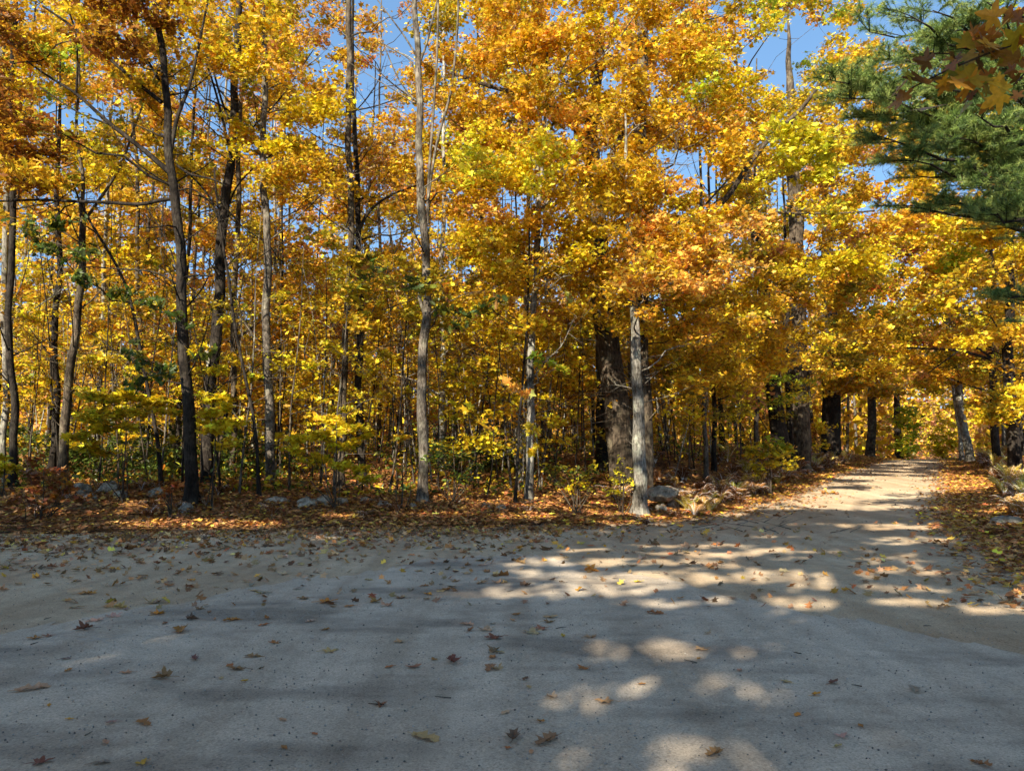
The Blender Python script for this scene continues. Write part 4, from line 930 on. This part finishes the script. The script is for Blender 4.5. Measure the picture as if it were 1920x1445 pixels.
KL = {0: 'dark crumpled brown leaf at the bottom centre, left of its curled brown neighbour', 1: 'large curled brown leaf at the bottom centre, right of the dark crumpled one', 6: 'flat tan leaf pressed on the asphalt right of the long stemmed grey leaf',
      7: 'faded tan leaf pressed flat on the asphalt, left of the two big bottom leaves', 9: 'dark reddish brown crumpled leaf, largest dark one on the middle asphalt', 10: 'curled brown leaf just below the dark red maple leaf near the centre',
      12: 'dark red curled leaf topmost of the column of leaves near the centre', 15: 'orange brown curled leaf alone right of the sunlit streak', 16: 'brown curled leaf at the bottom edge beside the sunlit patches',
      23: 'dark red leaf in the bottom left corner', 25: 'small yellow leaf at the bottom left edge', 34: 'large dark red crumpled leaf on the gravel edge at left', 35: 'bright orange maple leaf on the left half of the road',
      46: 'orange crumpled leaf upright in the sunlit streak', 47: 'yellow leaf lying in the sunlit streak', 54: 'grey brown curled leaf on the cracked asphalt at right', 32: 'large orange brown curled leaf at the left where gravel meets asphalt',
      19: 'pale tan leaf glowing in the bottom right sunlit patch', 22: 'flat orange brown leaf in the lower left of the asphalt'}
def ray_ground(px, py):
    u_ = (px-960)/F; v_ = (722.5-py)/F; d = np.array([u_, CP-v_*SP, SP+v_*CP])
    t = CAMZ/-d[2]
    for _ in range(8):
        z = float(roadz(t*d[0], t*d[1])); t = (CAMZ-z)/-d[2]
    return t*d[0], t*d[1]
def fallen(x, y, colr, kind, state, size, label=None):
    o = link('fallen_leaf', BL[(kind, state)] if (kind, state) in BL else BL[(kind, 'curled')], None, (x, y, float(roadz(x, y))+(.009 if y < 12 else .004)))
    o.rotation_euler = (R.normal(0, .05), R.normal(0, .05), R.uniform(0, 2*PI)); o.scale = (size*.8, size*.8, size*.8)
    o.color = (*[c*R.uniform(.85, 1.15) for c in LC[colr]], 1)
    side = 'left of the sunlit streak' if x < -.6 else ('near the sunlit streak' if x < 1.2 else 'right of the sunlit streak')
    surf = 'near asphalt' if y < 6.5 else ('middle asphalt' if y < float(np.interp(x, AP[:, 0], AP[:, 1])) else 'far gravel')
    kk = {'oval': 'small oval', 'oak': 'lobed oak', 'maple': 'pointed maple'}[kind]
    if label: tag(o, label, 'leaf', 'fallen leaves on the road')
    else:
        lb = f'{state} {colr} {kk} leaf lying on the {surf} {side}'
        tag(o, lb, 'leaf', f'{colr} {kk} leaves on the {surf}')
    return o
for i, (px_, py_, c_, k_, s_, sz) in enumerate(KEY):
    x, y = ray_ground(px_, py_); fallen(x, y, c_, k_, s_, sz, KL.get(i))
n = 0; lastp = (300, 1100)
kinds = [('maple', 'flat'), ('maple', 'curled'), ('maple', 'crumpled'), ('oak', 'curled'), ('oak', 'flat'), ('oval', 'flat'), ('oval', 'curled')]
cn = ['brown', 'tan', 'dark brown', 'grey brown', 'orange brown', 'pale tan', 'orange']
while n < 232:
    if n % 5 in (1, 3): px_ = lastp[0]+R.normal(0, 22); py_ = max(1022, lastp[1]+R.normal(0, 7))
    else: px_ = R.uniform(0, 1) ** 1.35*1500; py_ = 1022+R.uniform(0, 1)**1.5*250
    lastp = (px_, py_)
    if R.random() > math.exp(-((py_-1022)/110) + -max(0, px_-900)/300)+.02: continue
    x, y = ray_ground(px_, py_)
    k_ = kinds[R.choice(7, p=[.12, .26, .22, .16, .06, .08, .10])]
    fallen(x, y, cn[R.choice(7, p=[.32, .28, .06, .13, .14, .05, .02])], k_[0], k_[1], R.uniform(.07, .18)*(1 if k_[0] != 'oval' else .8)); n += 1

# ------------------------------------------------------------------ stones
def rock(px, py, D, sx, sy, sz, label, seed, sink=.3, name='stone'):
    c = pix(px, py, D)
    bm = bmesh.new(); bmesh.ops.create_icosphere(bm, subdivisions=4, radius=1)
    off = Vector((seed*3.1, seed*1.7, 0))
    for v in bm.verts:
        p = v.co.copy(); q = p.normalized()
        f = 1+.30*mnoise.noise(q*1.1+off)+.16*mnoise.noise(q*2.6+off)
        cell = mnoise.voronoi(q*1.5+off)[0][0]
        f *= .82+.32*min(cell, .6)+.03*mnoise.noise(q*8+off)
        v.co = Vector((q.x*f*sx/2, q.y*f*sy/2, q.z*f*sz/2))
    me = bpy.data.meshes.new(name); bm.to_mesh(me); bm.free(); me.materials.append(M_ROCK)
    for p in me.polygons: p.use_smooth = True
    zb = tz(c[0], D)
    o = link(name, me, None, (c[0], D, zb+sz*(.5-sink)))
    o.rotation_euler = (0, 0, seed*1.3)
    tag(o, label, 'stone', 'stones of the low wall at the forest edge'); return o
RL = Geo()
for i, a in enumerate([
 (152, 905, 17.6, .75, .5, .55, 'dull stone at the left beside the red bush'), (172, 915, 17.3, .45, .4, .3, 'flat pale stone lying beside the dull one at the left'),
 (205, 905, 17.8, .6, .5, .5, 'grey stone in shade left of the small red shrub'), (228, 918, 17.5, .5, .4, .28, 'flat pale stone left of the small red shrub'),
 (300, 905, 17.8, .55, .5, .35, 'dark low stone behind the small red shrub'), (350, 925, 16.7, .5, .4, .33, 'pale stone at the foot of the dark leaning maple'),
 (520, 920, 17.6, .7, .5, .3, 'low buried stone left of the big rounded stone'), (575, 918, 17.2, .52, .5, .42, 'big rounded grey stone at the middle left of the wall'),
 (608, 913, 17.5, .45, .4, .38, 'rounded stone touching the right of the big rounded one'), (640, 915, 17.6, .4, .4, .3, 'small stone under the bright yellow sapling'),
 (718, 912, 17.4, .42, .3, .26, 'pale slanted stone left of the pale grey trunk'), (775, 916, 17.3, .26, .25, .2, 'small white stone at the left foot of the pale grey trunk'),
 (685, 914, 17.9, .4, .4, .25, 'dim stone between the yellow sapling and pale slanted stone'), (865, 912, 17.8, .3, .3, .2, 'tiny grey stone under the dark green bush'),
 (911, 914, 17.4, .30, .28, .26, 'squarish white stone left of the white lumpy one'), (940, 917, 17.3, .46, .35, .28, 'lumpy white stone between grey trunk and slim patchy trunk'),
 (1242, 885, 18.6, .9, .7, .42, 'large flat topped boulder right of the pale front trunk'), (1238, 915, 18.2, .36, .35, .42, 'upright block propping the large flat boulder'),
 (1260, 905, 18.9, .4, .5, .55, 'dark block under the right end of the large boulder'), (1215, 905, 18.3, .45, .4, .2, 'small flat stone between front trunk and boulder'),
 (1555, 893, 24, .4, .35, .3, 'mossy stone at the left edge of the far road'), (1888, 925, 15.5, .8, .6, .4, 'mossy stone on the right bank near the frame edge'),
 (1905, 960, 13.5, .9, .8, .8, 'lichened boulder at the right frame edge')]):
    s = .4; f_ = .95 if i in (16, 17, 18, 22) else .9
    o = rock(a[0], a[1], a[2], a[3]*f_, a[4]*f_, a[5]*f_, a[6], i+1, s)
    if i == 16: o.location.z += .38
    if i == 22: o.location.x = 9.7
    bpy.context.view_layer.update()
    vs_ = [o.matrix_world@v.co for v in o.data.vertices if v.normal.z > .35]
    pk_ = [vs_[k] for k in R.integers(0, len(vs_), 7)]
    put_leaves(RL, np.array([[p.x, p.y, p.z+.012] for p in pk_]), MAPLE_S, .085, 'litter', .35, 1.0)
    m_ = 50; an_ = R.uniform(0, 2*PI, m_); rd_ = R.uniform(.38, .62, m_)*a[3]; xx_ = o.location.x+np.cos(an_)*rd_; yy_ = o.location.y+np.sin(an_)*rd_
    put_leaves(RL, np.c_[xx_, yy_, terrain(xx_, yy_)+R.uniform(.04, .13, m_)], MAPLE_S, .09, 'litter', .6, .9)

tag(link('drifted_leaves', RL.mesh('drifted_leaves', M_DRY)), 'brown leaves drifted against and over the low wall stones', 'leaf litter', kind='stuff')
# ------------------------------------------------------------------ ferns
def fern_proto(nf, L, pal, droop, seed):
    g = Geo(); rs = np.random.default_rng(seed)
    for f in range(nf):
        az = rs.uniform(0, 2*PI); ln = L*rs.uniform(.7, 1.15); t = np.linspace(0, 1, 9)
        ex = rs.uniform(.45, .8)
        r_ = ln*ex*t**1.1; z = ln*(1.55*t*(1-.66*t*droop*rs.uniform(.8, 1.15)))
        P = np.c_[math.cos(az)*r_, math.sin(az)*r_, z+.0]
        P[:, 2] = np.maximum(P[:, 2], .02)
        tube(g, P, np.linspace(.006, .002, 9), 3, cap=False)
        side = np.array([-math.sin(az), math.cos(az), 0])
        tt = np.linspace(.18, .98, 17)
        col = cols(pal, 1)[0]
        for w in tt:
            p = np.array([np.interp(w, t, P[:, q]) for q in range(3)])
            pl = ln*.19*math.sin(PI*(w*.82+.12))**.8
            fw = P[min(8, int(w*8)+1)]-P[int(w*8) if w < 1 else 7]; fw = fw/(np.linalg.norm(fw)+1e-9)
            for s in (-1, 1):
                tip = p+side*s*pl+fw*pl*.3+np.array([0, 0, -pl*rs.uniform(.1, .5)])
                b = p+fw*pl*.16; a = p-fw*pl*.05; md = (p+tip)/2
                g.add([a, b, md+fw*pl*.12, tip, md-fw*pl*.09], [(0, 1, 2), (0, 2, 4), (4, 2, 3)], np.tile(np.clip(col*rs.uniform(.75, 1.25), 0, .9), (5, 1)))
    return g.mesh('fern', M_LEAF)
PAL['fern_tan'] = [((.50, .30, .10), 3), ((.40, .20, .07), 2), ((.58, .40, .10), 1)]
PAL['fern_brown'] = [((.20, .09, .04), 3), ((.28, .13, .05), 3), ((.14, .07, .04), 1)]
PAL['fern_yellow'] = [((.60, .46, .09), 3), ((.45, .42, .07), 2)]
FP = {'tan': [fern_proto(16, .55, 'fern_tan', 1.0, 1), fern_proto(17, .5, 'fern_tan', .85, 2)], 'brown': [fern_proto(18, .55, 'fern_brown', 1.1, 3), fern_proto(15, .6, 'fern_brown', 1.0, 4)],
      'yellow': [fern_proto(13, .6, 'fern_yellow', .75, 5), fern_proto(13, .6, [('fern_yellow', 1), ('fern_tan', 1)], .6, 6)]}
FLAB = {'tan': 'tan dried fern', 'brown': 'withered brown fern', 'yellow': 'yellow fern'}
def fern(x, y, c, lab, grp, s=None):
    o = link('fern', FP[c][R.integers(2)], None, (x, y, tz(x, y)-.01)); s = s or R.uniform(.75, 1.25)
    o.scale = (s, s, s); o.rotation_euler = (R.normal(0, .08), R.normal(0, .08), R.uniform(0, 6.28))
    tag(o, lab, 'fern', grp)
for px_, D_, c, s, lab in [(1292, 18.4, 'yellow', .9, 'tall sunlit yellow fern right of the large boulder'), (1315, 18.7, 'tan', 1.0, 'sunlit tan fern second right of the boulder'), (1300, 17.9, 'tan', .8, 'low tan fern in front of the tall yellow one'),
                           (1340, 19.2, 'tan', .95, 'tan fern on the road edge right of the boulder ferns'), (1330, 18.7, 'yellow', .7, 'low yellow fern drooping toward the road edge'), (1385, 20.2, 'brown', .9, 'rounded rusty fern mound at the road edge')]:
    b = pix(px_, 900, D_); fern(b[0], D_, c, lab, None, s)
for i in range(150):
    y = 18.8+R.uniform(0, 1)**1.4*23; x = float(leftx(y))-R.exponential(.9)-.55
    c = ['brown', 'tan', 'yellow'][R.choice(3, p=[.6, .25, .15])]
    fern(x, y, c, FLAB[c]+' in the bank along the left edge of the road', FLAB[c]+'s along the left road edge')
for i in range(120):
    y = 11+R.uniform(0, 1)**1.3*33; x = float(rightx(y))+1.3+R.exponential(.8)
    c = ['brown', 'tan', 'yellow'][R.choice(3, p=[.35, .35, .3])]
    fern(x, y, c, FLAB[c]+' on the sunny bank right of the road', FLAB[c]+'s on the right bank')
for i in range(26):
    y = R.uniform(15.9, 18.4); x = R.choice([R.uniform(-11, -6.5), R.uniform(-11, 4)])
    fern(x, y, 'brown', 'withered brown fern on the litter bank below the stones', 'withered ferns on the litter bank', R.uniform(.4, .7))

# ------------------------------------------------------------------ white pine on the right
def pine():
    tg, ng = Geo(), Geo(); base = np.array([10.6, 13.4, tz(10.6, 13.4)])
    tube(tg, [base+[0, 0, -.1], base+[0, .1, 6], base+[.1, .2, 12], base+[0, .2, 19]], [.32, .26, .17, .03], 16)
    tips = [(1600, 215), (1620, 160), (1660, 190), (1700, 330), (1740, 20), (1790, 110), (1850, 170), (1905, 320), (1870, 400), (1760, 320), (1510, 150), (1540, 185), (1560, 160), (1600, 60), (1640, 110), (1690, 30), (1640, 260), (1700, 250), (1730, 265), (1770, 255), (1830, 215), (1880, 120), (1850, 300), (1690, 300), (1800, 380), (1690, 385), (1650, 225), (1900, 395), (1760, 70), (1840, 40), (1740, 150), (1800, 180), (1890, 560), (1860, 350), (1900, 250), (1760, 390), (1880, 20), (1720, 100), (1905, 180)]
    NP, ND = [], []
    for i, (px_, py_) in enumerate(tips):
        px_ += 45*max(0, (1800-px_)/300)
        c = pix(px_, py_, 11.2+R.uniform(-1, 1.2))
        hd = math.hypot(c[0]-base[0], c[1]-base[1])
        a = np.array([base[0], base[1]+.1, max(2.5, c[2]-.12*hd+.1)])
        k = 10; t = np.linspace(0, 1, k)[:, None]; P = a+(c-a)*t; P[:, 2] += np.sin(t[:, 0]*PI)*.05*hd; P[1:-1] += R.normal(0, .05, (k-2, 3))
        tube(tg, P, np.linspace(.035+.008*hd, .007, k), 6)
        d = (c-a)/np.linalg.norm(c-a); sd = np.cross(d, [0, 0, 1])
        for j in range(16):
            w = 1-R.uniform(0, 1)**1.2*min(.75, 2.6/max(hd, 2)); q = np.array([np.interp(w, t[:, 0], P[:, z]) for z in range(3)])
            L = R.uniform(.35, .85)*(1.25-w*.6)
            dr = d*R.uniform(.5, 1)+sd*R.choice([-1, 1])*R.uniform(.2, 1.1)+np.array([0, 0, R.uniform(-.1, .35)]); dr /= np.linalg.norm(dr)
            e = q+dr*L
            tube(tg, np.array([q, (q+e)/2+R.normal(0, .02, 3), e]), [.009, .006, .003], 4, cap=False)
            for w2 in (.45, .7, .85, 1.0):
                NP.append(q+(e-q)*w2); ND.append(dr)
                if w2 < 1:
                    for s in (-1, 1):
                        dd_ = dr*.7+np.cross(dr, [0, 0, 1])*s*.7+np.array([0, 0, .15]); p2 = q+(e-q)*w2+dd_*R.uniform(.12, .25)
                        tube(tg, np.array([q+(e-q)*w2, p2]), [.004, .002], 3, cap=False); NP.append(p2); ND.append(dd_)
    NP = np.array(NP); ND = np.array(ND); ND /= np.linalg.norm(ND, axis=1)[:, None]
    m = 38; n = len(NP)
    Dn = ND[:, None]*R.uniform(.15, 1.2, (n, m, 1))+R.normal(0, .55, (n, m, 3)); Dn /= np.linalg.norm(Dn, axis=2)[..., None]
    L = R.uniform(.08, .125, (n, m, 1)); B = NP[:, None]-ND[:, None]*R.uniform(0, .10, (n, m, 1))
    tip = B+Dn*L; S = np.cross(Dn, R.normal(size=(n, m, 3))); S /= np.linalg.norm(S, axis=2)[..., None]; S *= .0034
    V = np.stack([B+S, B-S, tip], 2).reshape(-1, 3)
    c = np.array([(.13, .22, .05), (.20, .30, .07), (.08, .14, .04), (.32, .40, .11)])[R.integers(4, size=n)]
    ng.add(V, np.arange(len(V)).reshape(-1, 3), np.repeat(c, m*3, 0))
    e = empty('pine_tree', base); tag(e, 'white pine with soft green needle boughs hanging in at the upper right', 'tree')
    link('trunk', tg.mesh('trunk', M_BIGBARK, True, base), e, color=BARK['dark']); link('crown', ng.mesh('crown', M_NEEDLE, False, base), e)
pine()

# near maple whose branch hangs in at the upper right
TREES.clear()
b = np.array([7.9, 4.3, tz(7.9, 4.3)])
nt_ = Tree('maple_tree', 'near maple whose branch of large shaded orange leaves hangs in at the upper right', 'tree', [b+[0, 0, -.1], b+[.1, 0, 4], b+[0, .2, 9], b+[.1, .1, 13]], [.17, .13, .08, .02], BARK['brown'], sides=12)
a0 = nt_.at(3.6)[0]
nt_.limb([a0, pix(2300, 60, 4.6), pix(2000, 40, 4.3), pix(1900, 95, 4.2), pix(1830, 100, 4.2), pix(1740, 140, 4.15), pix(1710, 165, 4.1)], .03, .004)
nt_.limb([pix(2000, 40, 4.3), pix(1890, 30, 4.3), pix(1850, 5, 4.3)], .012, .004)
nt_.limb([pix(2000, 40, 4.3), pix(1930, 130, 4.2), pix(1900, 160, 4.2)], .010, .004)
LV = []
for cx, cy, n_ in [(1720, 165, 5), (1760, 130, 7), (1800, 100, 7), (1840, 85, 6), (1780, 165, 6), (1830, 150, 6), (1860, 60, 6), (1880, 170, 6), (1900, 100, 8), (1905, 40, 7), (1910, 150, 6), (1960, 80, 14), (2030, 60, 14), (1950, 160, 8)]:
    c = pix(cx, cy, 4.2); LV.append(c+R.normal(size=(n_, 3))*np.array([.07, .10, .045]))
LV = np.concatenate(LV)
put_leaves(nt_.cg, LV, MAPLE_BIG, .105, [('rust', 5), ('olive', 2), ('orange', 1)], 1.0, .45)
for q in range(60):
    a_ = R.uniform(0, 2*PI); h_ = R.uniform(8, 13); nt_.clump(b+np.array([math.cos(a_)*R.uniform(.5, 3), math.sin(a_)*R.uniform(.5, 2.5)-1.0, h_]), .7, 60, .13, [('gold', 2), ('rust', 1)], tmpl=PENT)
nt_.build()

# ------------------------------------------------------------------ camera, light, world
cam = bpy.data.cameras.new('camera'); cam.lens = 36*F/1920; cam.sensor_width = 36; cam.sensor_fit = 'HORIZONTAL'; cam.clip_end = 2000; cam.clip_start = .05
co = bpy.data.objects.new('camera', cam); COL.objects.link(co); co.location = (0, 0, CAMZ); co.rotation_euler = (PI/2+PITCH, 0, 0); scn.camera = co
sl = bpy.data.lights.new('sun', 'SUN'); sl.energy = 5.0; sl.angle = math.radians(.53); sl.color = (1.0, .965, .90)
so = bpy.data.objects.new('sun', sl); COL.objects.link(so); so.location = (-10, -20, 20)
so.rotation_euler = Vector(SUN).to_track_quat('Z', 'Y').to_euler()
w = bpy.data.worlds.new('World'); scn.world = w; w.use_nodes = True
nt = w.node_tree; nt.nodes.clear()
sk = nt.nodes.new('ShaderNodeTexSky'); sk.sky_type = 'NISHITA'; sk.sun_disc = False; sk.sun_elevation = EL; sk.sun_rotation = AZ; sk.air_density = 1.0; sk.dust_density = .2; sk.ozone_density = 1.7
wtc = nt.nodes.new('ShaderNodeTexCoord'); va = nt.nodes.new('ShaderNodeVectorMath'); va.operation = 'ADD'; va.inputs[1].default_value = (0, 0, .33)
vn = nt.nodes.new('ShaderNodeVectorMath'); vn.operation = 'NORMALIZE'
nt.links.new(wtc.outputs['Generated'], va.inputs[0]); nt.links.new(va.outputs[0], vn.inputs[0]); nt.links.new(vn.outputs[0], sk.inputs[0])
bg = nt.nodes.new('ShaderNodeBackground'); bg.inputs[1].default_value = .15
ou = nt.nodes.new('ShaderNodeOutputWorld'); hs = nt.nodes.new('ShaderNodeHueSaturation'); hs.inputs['Saturation'].default_value = 1.14; hs.inputs['Hue'].default_value = .496; nt.links.new(sk.outputs[0], hs.inputs['Color']); nt.links.new(hs.outputs[0], bg.inputs[0]); nt.links.new(bg.outputs[0], ou.inputs[0])
scn.view_settings.view_transform = 'Standard'; scn.view_settings.look = 'None'; scn.view_settings.exposure = 1.40; scn.view_settings.use_white_balance = True; scn.view_settings.white_balance_temperature = 7300; scn.view_settings.white_balance_tint = 10; scn.view_settings.gamma = 1
scn.render.engine = 'CYCLES'
cy = scn.cycles; cy.max_bounces = 6; cy.diffuse_bounces = 4; cy.glossy_bounces = 1; cy.transmission_bounces = 4; cy.transparent_max_bounces = 4
cy.use_denoising = True; cy.use_adaptive_sampling = True; cy.adaptive_threshold = .02; cy.sample_clamp_indirect = 6
cy.caustics_reflective = False; cy.caustics_refractive = False
